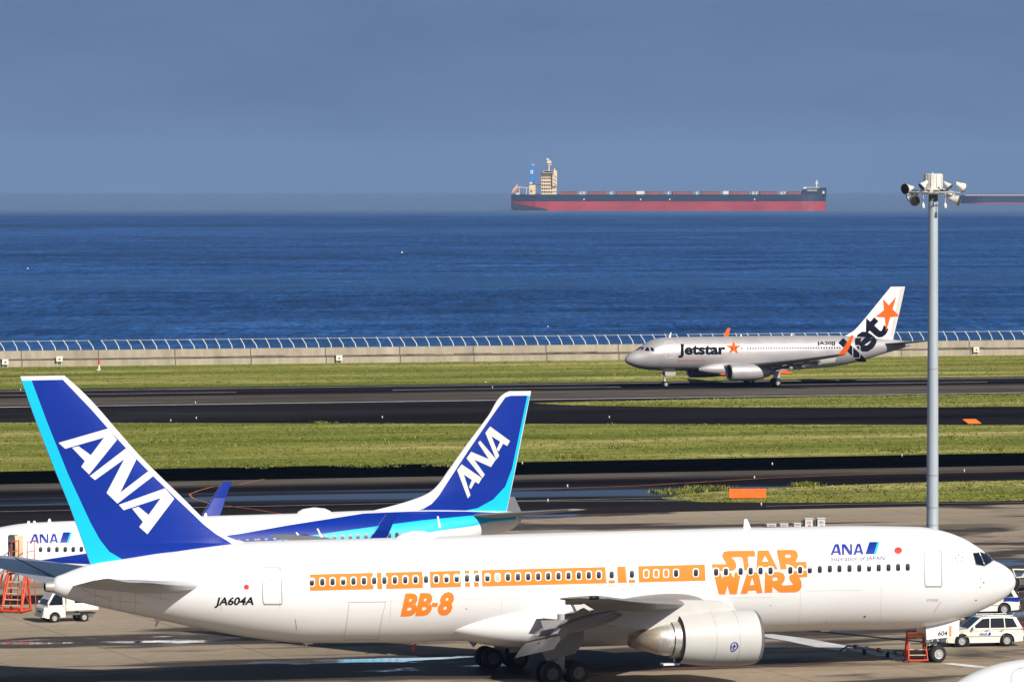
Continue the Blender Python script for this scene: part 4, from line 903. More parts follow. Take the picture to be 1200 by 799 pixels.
# ================================================================== small jets: shared builder
def narrow(fr, root, fus, fin, P):
    """wings, tailplanes, engines, gear of a narrow-body; P holds its sizes"""
    for s in (1, -1):
        near = (s == fr.near)
        LE = P['le']; zr = P['wz']; di = P['dih']; span = P['span']; sw = math.tan(R(P['sweep'])); rc = P['root']; kink = P['kink']; kc = P['kc']; tc = P['tipc']
        wle_ = lambda y: LE+(y-1.9)*sw
        def ch(y): return rc+(kc-rc)*(y-1.9)/(kink-1.9) if y < kink else kc+(tc-kc)*(y-kink)/(span-kink)
        z_ = lambda y: zr+(y-1.9)*di+(max(0, y-6)**2)*.0022
        mb = MB(); secs = []
        for y in (.8, 1.9, 3.5, kink, 9, 12, 14.5, span-.4, span):
            c = ch(y)*(1 if y < span else .8); secs.append(((wle_(y), s*y, z_(y)+c*.02), (wle_(y)+c, s*y, z_(y)-c*.03), .13-.02*y/span, (0, 0, 1)))
        wingloft(mb, secs, P.get('wingm', 'grey'), 16, .012); wg = mb.build('wing', root)
        for (y0, y1, cf, ang) in ((2.4, kink-.2, 1.0, P['flap']), (kink+.2, span*.72, .8, P['flap'])):
            mb = MB(); secs = []
            for k in range(3):
                y = y0+(y1-y0)*k/2; e = wle_(y)+ch(y)-.35; a = R(ang); z = z_(y)-ch(y)*.03-.10; secs.append(((e, s*y, z), (e+cf*math.cos(a), s*y, z-cf*math.sin(a)), .12, (math.sin(a), 0, math.cos(a))))
            wingloft(mb, secs, P.get('wingm', 'grey'), 10, .01); mb.build('flap', wg)
        for y in (kink+.3, span*.52, span*.68):
            mb = MB(); mb.slathe([(2.6*t, r*.2) for t, r in ((0, .03), (.08, .5), (.3, .95), (.55, 1), (.8, .6), (1, .02))], (wle_(y)+ch(y)-1.6, s*y, z_(y)-.28), (1, 0, -.12), P.get('fairm', 'grey'), 14); mb.build('flap_track_fairing', wg)
        # winglet
        mb = MB(); h = P['wlh']; l, c = wle_(span), ch(span)*.8; secs = []
        for t in (0, .12, .3, .6, 1.0):
            yy = span+P['wlo']*min(1, t*1.6)*.7+P['wlo']*.3*t; zz = z_(span)+h*t**1.15; secs.append(((l+h*P['wls']*t, s*yy, zz), (l+h*P['wls']*t+c*(1-.55*t), s*(yy), zz), .08, (0, math.cos(.6*(1-t)-.0)*1 if t > .1 else .3, .2 if t > .1 else 1)))
        wingloft(mb, secs, P['wlm'], 10, 0); mb.add([(l+h*P['wls']*t-.02, s*(span+P['wlo']*min(1, t*1.6)*.7+P['wlo']*.3*t)+dy, z_(span)+h*t**1.15) for t, dy in ((.15, -.05), (.15, .05), (.97, .04), (.97, -.04))], [(0, 1, 2, 3)], 'vwhite'); mb.build('winglet', wg)
        # engine
        y = P['ey']; e = engine(root, (P['ex'], s*y, P['ez']), P['el'], P['er'], P['engm'], core=(.9, .6, .25), lipm=P['lipm'], coreL=P.get('cl', P['el']*.5), pylon=(z_(y)+.1, wle_(y)+.6, wle_(y)+3.6, .32))
        # tailplane
        mb = MB(); x0, z0, ts, trc, ttc = P['tail']; secs = []
        for k in (0, .4, .96, 1):
            y = .35+(ts-.35)*k; c = trc+(ttc-trc)*k; l2 = x0+(y-.35)*.63; c *= (.75 if k == 1 else 1); secs.append(((l2, s*y, z0+(y-.35)*.105), (l2+c, s*y, z0+(y-.35)*.105), .09, (0, 0, 1)))
        wingloft(mb, secs, P.get('wingm', 'grey'), 12, -.005); mb.build('tailplane', root)
        # main gear
        g0 = P['mg']; yy = P['track']/2*s; mb = MB(); pipe(mb, (g0, yy, .5), (g0-.1, yy, zr+.1), .13); pipe(mb, (g0, yy, 1.2), (g0, yy*.55, zr-.2), .07); pipe(mb, (g0, yy-.45, .56), (g0, yy+.45, .56), .07); pipe(mb, (g0+.1, yy, .8), (g0+.4, yy, 1.15), .05)
        g = mb.build('main_landing_gear', root)
        for dy in (-.42, .42): wheel(g, (g0, yy+dy, .56), .56, .38, s)
        mb = MB(); mb.prism([(g0-.5, 1.9), (g0+.5, 1.9), (g0+.42, 1.0), (g0-.42, 1.0)], yy+s*.28-.02, yy+s*.28+.02, P['engm']); mb.build('gear_door', g)
    n0 = P['ng']; mb = MB(); pipe(mb, (n0, 0, .38), (n0+.05, 0, P['nz']), .08); pipe(mb, (n0, -.28, .38), (n0, .28, .38), .05); pipe(mb, (n0, 0, 1.0), (n0-.8, 0, P['nz']), .05); mb.box((n0-.15, fr.near*.12, 1.15), (.22, .3, .2), 'rim'); mb.box((n0-.12, fr.near*.12, .85), (.2, .2, .16), 'vwhite')
    g = mb.build('nose_landing_gear', root)
    for dy in (-.25, .25): wheel(g, (n0, dy, .38), .38, .22, 1)
    for s in (1, -1):
        mb = MB(); mb.prism([(n0-.2, P['nz']+.1), (n0+1.3, P['nz']+.05), (n0+1.25, P['nz']-.45), (n0-.15, P['nz']-.45)], s*.42-.015, s*.42+.015, P['engm']); mb.build('nose_gear_door', g)
def bellyfair(root, x0, x1, w, z, h, m, bottom=None):
    mb = MB(); n = 40; vs = []; LL = 24
    for i in range(LL+1):
        t = i/LL; e = math.sin(math.pi*min(1, t/.25)/2) if t < .25 else (1 if t < .7 else math.cos(math.pi/2*(t-.7)/.3) if t < 1 else 0); e = max(0, e)**.8
        for k in range(n):
            a = 2*math.pi*k/n; c_, s_ = math.cos(a), math.sin(a); vs.append((x0+(x1-x0)*t, (w*.55+w*.45*e)*math.copysign(abs(s_)**.75, s_), z+(h*.35+h*.65*e)*math.copysign(abs(c_)**.8, c_)))
    mb.add(vs, [(i*n+k, i*n+(k+1) % n, (i+1)*n+(k+1) % n, (i+1)*n+k) for i in range(LL) for k in range(n)], m, True); return mb.build('belly_fairing', root)
# ================================================================== silver airliner rolling on the runway
s0 = FPX/666.7
FA = frame_from(779.4, 666.7, R(23.5), 5.07)
wa = thing('silver_airliner', 'silver grey airliner with black and orange tail rolling along the runway', 'airplane', (FA.o.x, FA.o.y, 0), FA.a)
nza = FA.loc(732.4, 421.5)
topa = [nza]+[FA.loc(*p) for p in ((732.9, 419.6), (734, 417.8), (736.5, 415), (740, 412.6), (745, 410), (751, 406.3), (755, 403.4), (758.6, 401), (763, 398.8), (767.6, 397.2), (774, 395.8), (781, 395.2), (805, 394.6), (880, 393.6), (980, 393.1))]+[FA.loc(*p) for p in ((1015, 395), (1032, 396.6), (1047, 397.8), (1059, 399.5), (1067, 402.3))]
bota = [nza]+[FA.loc(*p) for p in ((732.9, 423.4), (734, 425), (737, 427), (742, 429.4), (748, 431.3), (754, 432.6), (764, 433.6), (780, 434.2), (834, 434.3), (880, 434), (925, 433.2))]+[FA.loc(*p) for p in ((950, 431.6), (975, 429.4), (1005, 423.6), (1038, 413.6), (1055, 408.8), (1067, 404.8))]
fusA = Fus(FA, topa, bota, .955); mb = MB(); fusA.mesh(mb, 'silver', 72, .5); hA = fusA.hit(.02); hA2 = fusA.hit(.03)
decal(mb, text2d('Jetstar', 794.8, 850.5, 414.9, 402.9, bold=.042, dy=-.3), hA, 'black', 1)
tp = [(0, -1), (.951, -.309), (.588, .809), (-.588, .809), (-.951, -.309)]
decal(mb, [star([(859.8+9.2*a, 407.6+8.6*b) for a, b in tp])], hA2, 'jorange', 1)
decal(mb, text2d('JA20JJ', 957.2, 978.8, 404.0, 400.0, bold=.035, dy=-.2), hA, 'black', 1)
faint = mat('faint_red_script', (.55, .16, .12), .5)
for k in range(12): decal(mb, [[(793.5+k*2.8, 421.6), (795.7+k*2.8, 421.5), (795.7+k*2.8, 422.9), (793.5+k*2.8, 423)]], hA, faint, 1)
decal(mb, [[(962, 421.5), (980, 419), (978.5, 424.5), (960, 427)]], hA, 'vwhite', 1)
finA = Fin(FA, [(1044, 335.9), (1034, 348), (1021, 364), (1008, 379.5), (1003, 385), (998, 389.3), (985, 395.5), (970, 402)], [(1060.6, 336.1), (1054, 366), (1046.8, 396.6), (1045, 405)], 4.6, FA.loc(1052, 336)[1], t=.09, tmax=.22)
J = text2d('Jet', 988, 1047, 414, 381.5, bold=.035, ang=R(47), center=(1017.5, 399))
J = ([(p[0]-7.5, p[1]-2.0) for p in J[0]], J[1])
decal(mb, J, hA, 'black', 1, 0, only=lambda c: c.y > 395.5 and c.y < 424.5)
decal(mb, [[(925, 433.6), (936, 433), (962, 431), (966, 427.2), (940, 430.5)]], hA, 'silver', 1)
mb.build('fuselage', wa)
mb = MB(); finA.mesh(mb, 'white', 40)
decal(mb, J, finA.hit(.03), 'black', 1, 0, only=lambda c: c.y <= 395.8)
decal(mb, [star([(880+a/5.705, 320+b/5.705) for a, b in ((972, 156), (994, 288), (905, 387), (832, 292), (883, 172))], .40)], finA.hit(.03), 'jorange', 2, 2)
decal(mb, [[(1055.9, 337), (1060.1, 337), (1046.6, 395), (1042.5, 395)]], finA.hit(.026), 'cream', 3); mb.build('fin', wa)
for i, x in enumerate([806+3.05*k for k in range(14)]+[858, 862.5, 869.6]+[876.5+3.08*k for k in range(36)]):
    if x > 987.5: continue
    y = 408.7-(x-800)*.0085; mb = MB(); decal(mb, [rrect(x, y, 1.55, 2.4, .4, 1)], fusA.hit(.04), 'black', 1); mb.build('cabin_window', wa)
dl = mat('door_outline', (.62, .61, .60), .5)
for (x, y, w, h) in ((784.8, 409.6, 10.4, 19.5), (1003.5, 412.2, 8.4, 14.5)):
    mb = MB(); outline(mb, rrect(x, y, w, h, 1.6), hA2, dl, .7, 1); mb.build('door', wa)
for x in (871.5, 878): mb = MB(); outline(mb, rrect(x, 408.2, 3.6, 6.5, .8), hA2, dl, .4, 1); mb.build('emergency_exit', wa)
mb = MB()
for l in ([(746, 409.8), (749.2, 406.6), (754.8, 406.9), (753, 410.4)], [(755.2, 410.8), (757.8, 406.9), (760, 406.9), (761.2, 411.3)], [(762.3, 406.9), (765.2, 407.4), (767.2, 411.2), (763.4, 411.2)]): decal(mb, [l], hA2, 'glass', 1)
mb.build('flight_deck_window', wa)
xe = inv_px(FA, 854, -5.75, 1.75)
narrow(FA, wa, fusA, finA, dict(le=inv_px(FA, 846, -1.9, 2.3), wz=2.35, dih=.118, span=16.9, sweep=30.0, root=6.4, kink=6.4, kc=3.9, tipc=1.25, flap=12, wlh=2.35, wls=.62, wlo=.55, wlm='jorange', ey=5.75, ex=xe, ez=1.95, el=4.7, er=1.06, engm='silver', lipm='metal', cl=1.5,
      tail=(inv_px(FA, 1030, 0, 5.2), 5.0, 6.2, 3.6, 1.4), mg=inv_px(FA, 909.3, -3.9, .5), track=7.6, ng=5.07, nz=1.9))
bellyfair(wa, inv_px(FA, 822, -1.9, 2), inv_px(FA, 932, -1.9, 2), 2.15, 2.2, .95, 'silver')
ch_ = wa.children
for px, h in ((783, .6), (996, .35), (867, .2), (926, .3)):
    st_ = inv_px(FA, px, 0, 6); blade(wa, st_, fusA.zt(st_), h, .35)
for (a, b_, z0_, z1_) in ((inv_px(FA, 843, -1.9, 1.5), inv_px(FA, 853, -1.9, 1.5), 1.25, 2.0), (inv_px(FA, 913, -1.9, 1.5), inv_px(FA, 929, -1.9, 1.5), 1.35, 1.9)):
    mb = MB(); mb.slathe([((b_-a)*t, .02+.20*r) for t, r in ((0, 0), (.2, .7), (.5, 1), (.8, .7), (1, 0))], (a, -1.75, (z0_+z1_)/2), (1, 0, 0), 'jorange', 20); mb.build('belly_panel', wa)
# ================================================================== parked blue-tailed airliner in the middle
FB = Frame((-36.0, 324.0), TH)
NOSEZ = 3.0
wb = thing('narrow_body_airliner', 'white airliner with blue stripes parked behind the biggest one, its door open', 'airplane', (FB.o.x, FB.o.y, 0), FB.a)
zt_ = FB.loc(87.6, 610)[1]; zb_ = FB.loc(40, 689)[1]; print('737', zt_, zb_)
topb = [(0, NOSEZ), (.04, NOSEZ+.22), (.15, NOSEZ+.42), (.4, NOSEZ+.66), (.9, NOSEZ+.95), (1.5, NOSEZ+1.2), (2.0, NOSEZ+1.5), (2.6, NOSEZ+1.88), (3.4, zt_-.25), (4.6, FB.loc(-12, 619)[1]), FB.loc(10.5, 615.6), FB.loc(31.5, 612.8), FB.loc(87.6, 610), FB.loc(238, 604.6), FB.loc(347, 601.4), FB.loc(441, 597.7), FB.loc(500, 596.8), FB.loc(560, 598), FB.loc(594, 598.9), FB.loc(602, 599.4), FB.loc(606, 601.5)]
botb = [(0, NOSEZ), (.04, NOSEZ-.2), (.15, NOSEZ-.38), (.4, NOSEZ-.6), (.9, NOSEZ-.88), (1.8, NOSEZ-1.2), (3, NOSEZ-1.45), (5, zb_+.03), (9, zb_), (25, zb_), FB.loc(440, 676), FB.loc(500, 657), FB.loc(571, 628), FB.loc(600, 619.5), FB.loc(606, 614.5)]
fusB = Fus(FB, topb, botb, .945); mb = MB(); fusB.mesh(mb, 'white', 80, .45); hB = fusB.hit(.015); hB2 = fusB.hit(.025)
decal(mb, [[(44, 656.6), (101.6, 648), (200, 635.5), (281, 625.2), (340, 614.8), (426, 601.4), (484.6, 598.8), (545, 599), (603, 601), (604, 602), (550, 604), (495, 609.3), (440, 616.5), (400, 622), (342, 630.4), (280, 638.5), (200, 649.5), (105, 660.6), (50, 658.2)]], hB, 'blue', 2, 8)
decal(mb, [[(150, 656.5), (200, 649.5), (280, 638.5), (342, 630.4), (400, 622), (440, 616.5), (495, 609.3), (550, 604), (604, 602), (605, 608), (575, 611), (555, 616), (517, 621), (462, 630), (400, 640), (330, 648), (240, 656), (180, 659)]], hB, 'cyan', 2, 8)
ana_title(mb, hB, 36+(0-113)/9.15, 633.7-213/11.4, 10.0)
for x, y in ((46, 614.6), (62, 612)): pass
for a, b_ in (((346.5, 620.5), (351.5, 632)), ((371, 616), (377, 631)), ((512, 601.5), (514.5, 618))):
    decal(mb, [[(a[0], a[1]+3), (a[0]+2.0, a[1]+3), (b_[0]+2.2, b_[1]), (b_[0], b_[1])]], hB2, 'vwhite', 2)
mb.build('fuselage', wb)
wx = [47.7, 57.4, 66.9, 76.6, 86, 95.5]+[95.5+9.72*k for k in range(1, 22)]+[300+a/4 for a in (13, 48, 88, 128, 168, 208, 248, 286, 330, 369, 406, 443, 479, 516, 552, 588, 626, 661)]
for x in wx:
    y = 643-(x-95.5)*.0445 if x > 95 else 643.2
    mb = MB(); decal(mb, [rrect(x, y, 4.0, 6.0, 1.5)], fusB.hit(.04), 'glass'); mb.build('cabin_window', wb)
# the open forward door: dark opening and the leaf swung outside
mb = MB(); decal(mb, [rrect(15.6, 640.5, 12.4, 28.5, 2.2)], fusB.hit(.02), 'lineD'); decal(mb, [[(11, 637), (14.8, 637), (14.8, 653.5), (11, 653.5)]], fusB.hit(.03), 'pole'); mb.build('door_opening', wb)
mb = MB(); s1_ = inv_px(FB, 17, -2.2, 4); s2_ = inv_px(FB, 24.5, -2.2, 4); zz0 = FB.loc(20, 654, -2.2)[1]; zz1 = FB.loc(20, 627, -2.2)[1]; vs = []
prof = [(0, 0), (.03, .25), (.06, .5), (.0, .75), (-.12, .93), (-.25, 1)]
for (st_, o_) in ((s1_, 0), (s2_, .12), (s2_+.12, .0), (s2_+.12, -.16), (s1_, -.14)):
    for dy, t in prof: vs.append((st_, -2.28-dy*.5-o_*.6-.06, zz0+(zz1-zz0)*t*(1-.03*(st_-s1_))))
n = len(prof); mb.add(vs, [(i*n+k, ((i+1) % 5)*n+k, ((i+1) % 5)*n+k+1, i*n+k+1) for i in range(5) for k in range(n-1)], 'step'); mb.build('open_door', wb, bevel=.03)
door(wb, hB2, -50, 0, 1, 1) if False else None
finB = Fin(FB, [(597, 458), (588.5, 462.5), (572, 487), (545, 523), (525, 551), (512, 569), (505, 575.5), (496, 580.5), (470, 589.5), (441, 597), (420, 601.5)], [(622.4, 458.4), (614, 500), (603.5, 553), (594.2, 599), (592, 612)], 5.0, FB.loc(610, 458.2)[1], t=.09, tmax=.24)
mb = MB(); finB.mesh(mb, 'white', 60); fb = finB.hit(.02); fb2 = finB.hit(.032)
decal(mb, [[(592.3, 465.3), (598.5, 463.6), (617.7, 463.4), (600, 549), (592, 570), (578, 585), (560, 595), (540, 599), (484.6, 598.6), (496, 596), (506, 590), (514, 581), (527, 561), (548, 529), (574, 491)]], fb, 'blue', 3, 3)
decal(mb, [[(617.9, 463.4), (621, 463.4), (613.3, 500), (603, 552.5), (593.6, 598.5), (541, 599), (560, 595), (578, 585), (592, 570), (600, 549)]], fb, 'cyan', 3, 3)
for l in ([(325, 180), (362, 130), (517, 243), (495, 282), (463, 264), (428, 326), (414, 306), (440, 248), (372, 205), (432, 358), (410, 388)],
          [(178, 378), (214, 327), (352, 385), (268, 258), (284, 240), (408, 385), (368, 446), (237, 388), (320, 505), (302, 531)],
          [(105, 470), (140, 425), (298, 532), (272, 577), (245, 560), (212, 618), (198, 600), (220, 547), (157, 505), (208, 665), (188, 690)]):
    decal(mb, [aff(l, 520, 480, 6.658)], fb2, 'vwhite', 3, 3)
mb.build('fin', wb)
narrow(FB, wb, fusB, finB, dict(le=inv_px(FB, 190, -1.9, 2.2), wz=2.15, dih=.105, span=16.8, sweep=27.5, root=6.6, kink=5.6, kc=4.3, tipc=1.7, flap=8, wlh=2.35, wls=.75, wlo=.45, wlm='blue', ey=4.9, ex=inv_px(FB, 160, -4.9, 1.6), ez=1.55, el=3.1, er=1.0, engm='white', lipm='metal',
      tail=(inv_px(FB, 548, -.3, 4.9), 4.9, 7.1, 3.9, 1.5), mg=inv_px(FB, 290, 0, .5), track=5.7, ng=4.2, nz=1.6))
bellyfair(wb, 12, 23, 2.0, 1.9, .8, 'white')
mb = MB(); a, b_ = inv_px(FB, 347, 0, 5.5), inv_px(FB, 389, 0, 5.5); mb.slathe([((b_-a)*t, .02+.42*r) for t, r in ((0, 0), (.06, .45), (.2, .8), (.5, 1), (.8, .8), (.95, .4), (1, 0))], (a, 0, fusB.zt(a)-.08), (1, 0, 0), 'white', 20); mb.build('antenna_dome', wb)
mb = MB(); st_ = inv_px(FB, 606, 0, 4.8); zc, h, w = fusB.dims(fusB.L1); mb.slathe([(-.02, h*1.0), (.12, h*.9), (.2, h*.6)], (fusB.L1, 0, zc), (1, 0, 0), 'metal', 20); mb.lathe([(.2, h*.6), (.1, 0)], (fusB.L1, 0, zc), (1, 0, 0), 'black', 20); mb.build('auxiliary_exhaust', wb)
for px, h in ((478 if False else 238, .2), (31, .14), (38, .12), (55, .2)):
    st_ = inv_px(FB, px, 0, 5.4); blade(wb, st_, fusB.zt(st_), h, .3)
# ================================================================== nose of another airliner at the lower right corner
s_c = 25.5; Dn = FPX/s_c
FC = frame_from(1112, 236.0, R(14), 0)
wc = thing('cropped_airliner', 'white airliner nose cut off by the lower right corner of the photo', 'airplane', (FC.o.x, FC.o.y, 0), FC.a)
nz_c = FC.loc(1112, 812)[1]
ct = [(0, nz_c)]+[FC.loc(*p) for p in ((1113.5, 806), (1119, 801), (1128, 795), (1140, 788.6), (1152, 783.4), (1165, 779), (1178, 775.8), (1190, 773.6), (1202, 772), (1225, 770.2), (1260, 769.5))]
zz = ct[-1][1]; ct += [(14, zz), (30, zz), (38, zz-.9)]; cb = [(0, nz_c), (.04, nz_c-.25), (.3, nz_c-.6), (1, nz_c-1.0), (2.5, nz_c-1.5), (5, max(.75, zz-4.05)), (14, max(.75, zz-4.05)), (28, max(.75, zz-4.05)), (38, zz-1.6)]
fusC = Fus(FC, ct, cb, .97); mb = MB(); fusC.mesh(mb, 'white', 80, .4); mb.build('fuselage', wc)
mb = MB(); outline(mb, [(1185, 792), (1188.5, 785.4), (1194, 782.5), (1203, 781.4), (1212, 782), (1213, 830), (1186, 832)], fusC.hit(.02), 'line', .7); mb.build('door', wc)
for px in (1152, 1160):
    mb = MB(); decal(mb, [rrect(px, 812, 6, 5, 1)], fusC.hit(.02), 'glass'); mb.build('flight_deck_window', wc)
for k in range(8):
    mb = MB(); decal(mb, [rrect(1232+k*13, 806-k*.2, 5.6, 8.6, 2)], fusC.hit(.02), 'glass'); mb.build('cabin_window', wc)
n0 = 4.4; mb = MB(); pipe(mb, (n0, 0, .38), (n0, 0, 1.4), .1); g = mb.build('nose_landing_gear', wc)
for dy in (-.25, .25): wheel(g, (n0, dy, .38), .38, .22, 1)
for s in (1, -1):
    mb = MB(); secs = [((14+(y-1.5)*.52, s*y, 1.7+y*.1), (20.5-(y-1.5)*.02+max(0, y-6)*.18, s*y, 1.5+y*.1), .12, (0, 0, 1)) for y in (1.2, 5, 10, 16)]; wingloft(mb, secs, 'grey', 12); mb.build('wing', wc)
    mb = MB(); pipe(mb, (18.5, s*2.8, .5), (18.5, s*2.8, 1.8), .12); g = mb.build('main_landing_gear', wc); wheel(g, (18.5, s*2.8, .55), .55, .6, s)
mb = MB(); wingloft(mb, [((31, 0, zz-.5), (37.5, 0, zz-.9), .09, (0, 1, 0)), ((36, 0, zz+6.0), (38.6, 0, zz+6.0), .09, (0, 1, 0))], 'blue', 12, 0); mb.build('fin', wc)
# ================================================================== ground vehicles
def glasspane(parent, pts, off, m='glassblue', name='window'):
    mb = MB(); c = Vector((0, 0, 0)); P = [Vector(p) for p in pts]; n = (P[1]-P[0]).cross(P[-1]-P[0]).normalized()
    if n.dot(Vector(off)) < 0: n = -n
    a = [p+n*.012 for p in P]; b_ = [p-n*.02 for p in P]; k = len(P)
    mb.add(a+b_, [tuple(range(k)), tuple(range(k, 2*k))]+[(i, (i+1) % k, k+(i+1) % k, k+i) for i in range(k)], m); return mb.build(name, parent, bevel=.006, seg=1)
def carwheel(root, x, y, r, w, s):
    o = wheel(root, (x, y, r), r, w, s, n=24); return o
def lowerbody(mb, prof, hw, m, arches):
    """side outline with wheel arches cut out, rounded in plan by narrowing both ends"""
    n = len(prof)
    xs0 = min(p[0] for p in prof); xs1 = max(p[0] for p in prof); L = xs1-xs0
    def hwid(x, z): t = min((x-xs0), (xs1-x)); return hw*(1-.12*max(0, 1-t/.55)**2)*(1-.05*max(0, (z-.55))**1)
    tr = tessellate_polygon([[Vector((p[0], p[1], 0)) for p in prof]])
    vs = [(p[0], -hwid(*p), p[1]) for p in prof]+[(p[0], hwid(*p), p[1]) for p in prof]
    mb.add(vs, [tuple(t) for t in tr]+[tuple(i+n for i in t) for t in tr]+[(i, (i+1) % n, n+(i+1) % n, n+i) for i in range(n)], m)
def arc(cx, cz, r, a0, a1, n=10): return [(cx+r*math.cos(R(a0+(a1-a0)*k/n)), cz+r*math.sin(R(a0+(a1-a0)*k/n))) for k in range(n+1)]
def place(px, py, ang, st, y=0):
    """origin so that local point (st,y,0) stands on the surveyed ground point"""
    g = G(px, py); return (g.x-(st*math.cos(ang)-y*math.sin(ang)), g.y-(st*math.sin(ang)+y*math.cos(ang)), 0)
# estate / off-road car beside the nose wheel
taill = mat('tail_lamp', (.30, .015, .01), .2)
def suv(name, label, px, py, ang, st, body='vwhite', band=False, title=True, roof=1.68):
    loc = place(px, py, ang, st, -.75); fr = Frame(loc, ang); root = thing(name, label, 'car', loc, ang)
    L = 4.5; hw = .87; r = .35; x1, x2 = .86, 3.48
    prof = [(.02, .42), (.06, .26), (x1-.43, .24)]+arc(x1, .34, .43, 180, 0)+[(x1+.43, .24), (x2-.43, .24)]+arc(x2, .34, .43, 180, 0)+[(x2+.43, .26), (L-.08, .30), (L, .5), (L-.02, .85), (L-.12, 1.06), (1.35, 1.04), (1.0, 1.0), (.35, .90), (.08, .78), (0, .6)]
    mb = MB(); lowerbody(mb, prof, hw, body, None)
    # cabin, leaning inward
    b0 = [(1.18, 1.02), (L-.14, 1.04)]; t0 = [(1.98, roof-.05), (2.3, roof), (3.6, roof), (L-.48, roof-.06)]
    bot = [(1.18, 1.0), (L-.1, 1.0)]
    ring = [(1.18, 1.0), (1.98, roof-.05), (2.4, roof), (3.6, roof), (L-.45, roof-.05), (L-.1, 1.0)]
    hwz = lambda z: hw*.97-(z-1.0)/.68*.17
    vs = [(x, -hwz(z), z) for x, z in ring]+[(x, hwz(z), z) for x, z in ring]; n = len(ring)
    mb.add(vs, [tuple(range(n)), tuple(range(n, 2*n))]+[(i, (i+1) % n, n+(i+1) % n, n+i) for i in range(n)], body)
    fy = lambda x, z: -(hw*.985)
    m_ = lambda px_, py_: (lambda q: (q[0], -.872, q[1]))(fr.loc(px_, py_, -.872))
    cx, cy = px_of(fr, 2.05, -.87, .78)
    if title: ana_title(mb, m_, cx-13.5*.55, cy-205/30+3.5, 34, 0)
    for xx in (1.45, 2.42, 3.28): mb.box((xx, -.868, .72), (.012, .006, .55), 'line')
    mb.box((2.1, -.873, .60), (2.1, .02, .05), 'line')
    body_ = mb.build('body', root, bevel=.035)
    for s in (-1, 1):
        y = lambda z: s*(hwz(z)+.004)
        for q in ([(1.42, 1.06), (2.08, roof-.12), (2.50, roof-.09), (2.46, 1.06)], [(2.52, 1.06), (2.56, roof-.09), (3.32, roof-.09), (3.34, 1.06)], [(3.40, 1.06), (3.38, roof-.09), (3.86, roof-.12), (4.10, 1.08)]):
            glasspane(root, [(x, y(z), z) for x, z in q], (0, s, 0))
        mb = MB(); mb.box((1.5, s*.97, 1.10), (.12, .2, .15), body); mb.build('mirror', root, bevel=.03)
        mb = MB(); mb.box((.12, s*.62, .76), (.14, .34, .14), 'rim'); mb.build('headlight', root, bevel=.03)
        mb = MB(); mb.box((L-.12, s*.76, 1.14), (.06, .10, .42), taill); mb.build('tail_light', root, bevel=.02)
        for x in (2.3, 3.2): mb = MB(); mb.box((x, s*.885, .93), (.16, .03, .03), 'darkgrey'); mb.build('door_handle', root)
        for x in (x1, x2):
            carwheel(root, x, s*.76, r, .22, s); mb = MB(); mb.slathe([(0, .42), (.02, .46), (.05, .42)], (x, s*(.80)-(.03 if s > 0 else .02), .34), (0, 1, 0), 'darkgrey', 28); mb.lathe([(0, .42), (0, 0)], (x, s*.58, .36), (0, 1, 0), 'black', 20); mb.build('wheel_arch', root)
    glasspane(root, [(1.24, -.74, 1.05), (1.94, -.63, roof-.09), (1.94, .63, roof-.09), (1.24, .74, 1.05)], (-1, 0, .5), name='windscreen')
    glasspane(root, [(L-.12, -.72, 1.08), (L-.42, -.62, roof-.12), (L-.42, .62, roof-.12), (L-.12, .72, 1.08)], (1, 0, .3), name='rear_window')
    mb = MB(); mb.box((-.0, 0, .66), (.06, .9, .16), 'darkgrey'); mb.build('grille', root)
    mb = MB(); mb.box((.02, 0, .36), (.12, 1.5, .2), body); mb.build('front_bumper', root, bevel=.03)
    mb = MB(); mb.box((L+.01, 0, .45), (.14, 1.6, .22), 'darkgrey'); mb.box((L+.12, -.4, .42), (.1, .1, .12), 'darkgrey'); mb.build('rear_bumper', root, bevel=.02)
    for s in (-1, 1):
        mb = MB(); mb.bar((2.1, s*.60, roof+.05), (3.9, s*.60, roof+.05), .022, 'rim', 6)
        for x in (2.15, 3.0, 3.85): mb.bar((x, s*.60, roof-.02), (x, s*.60, roof+.05), .02, 'rim', 6)
        mb.build('roof_rail', root)
    if band:
        mb = MB(); mb.box((2.6, 0, roof+.02), (3.0, 1.3, .05), 'blue'); mb.build('roof_panel', root)
    return root
suv('airport_car', 'cream white estate car with blue lettering on its doors behind the nose wheel', 1179.5, 757, R(12), 3.48)
r2 = suv('service_car', 'white car with a blue top half hidden below the big airliner nose', 1158, 720.5, R(14), 2.5, title=False)
# blue upper half of the second car
mb = MB(); mb.box((3.99, -.875, .95), (1.0, .02, .22), 'blue'); mb.box((4.49, 0, .95), (.02, 1.6, .22), 'blue'); mb.build('blue_band', r2)
# little flat-bed truck under the tail
ang = R(24); loc = place(98.5, 728, ang, 2.55, -.62); root = thing('flatbed_truck', 'small white flat bed truck parked under the tail cone', 'truck', loc, ang)
L = 3.4; hw = .73; r = .27
prof = [(.0, .34), (.25, .26), (.40, .26)]+arc(.70, .30, .34, 180, 0, 8)+[(1.04, .30), (1.36, .32), (1.36, 1.02), (1.30, 1.72), (1.22, 1.80), (.72, 1.80), (.60, 1.74), (.16, 1.02), (.02, .86), (-.02, .55)]
mb = MB(); n = len(prof)
hh = lambda z: hw if z < 1.0 else hw-(z-1.0)*.12
tr = tessellate_polygon([[Vector((p[0], p[1], 0)) for p in prof]])
mb.add([(p[0], -hh(p[1]), p[1]) for p in prof]+[(p[0], hh(p[1]), p[1]) for p in prof], [tuple(t) for t in tr]+[tuple(i+n for i in t) for t in tr]+[(i, (i+1) % n, n+(i+1) % n, n+i) for i in range(n)], 'vwhite')
cab = mb.build('cab', root, bevel=.035)
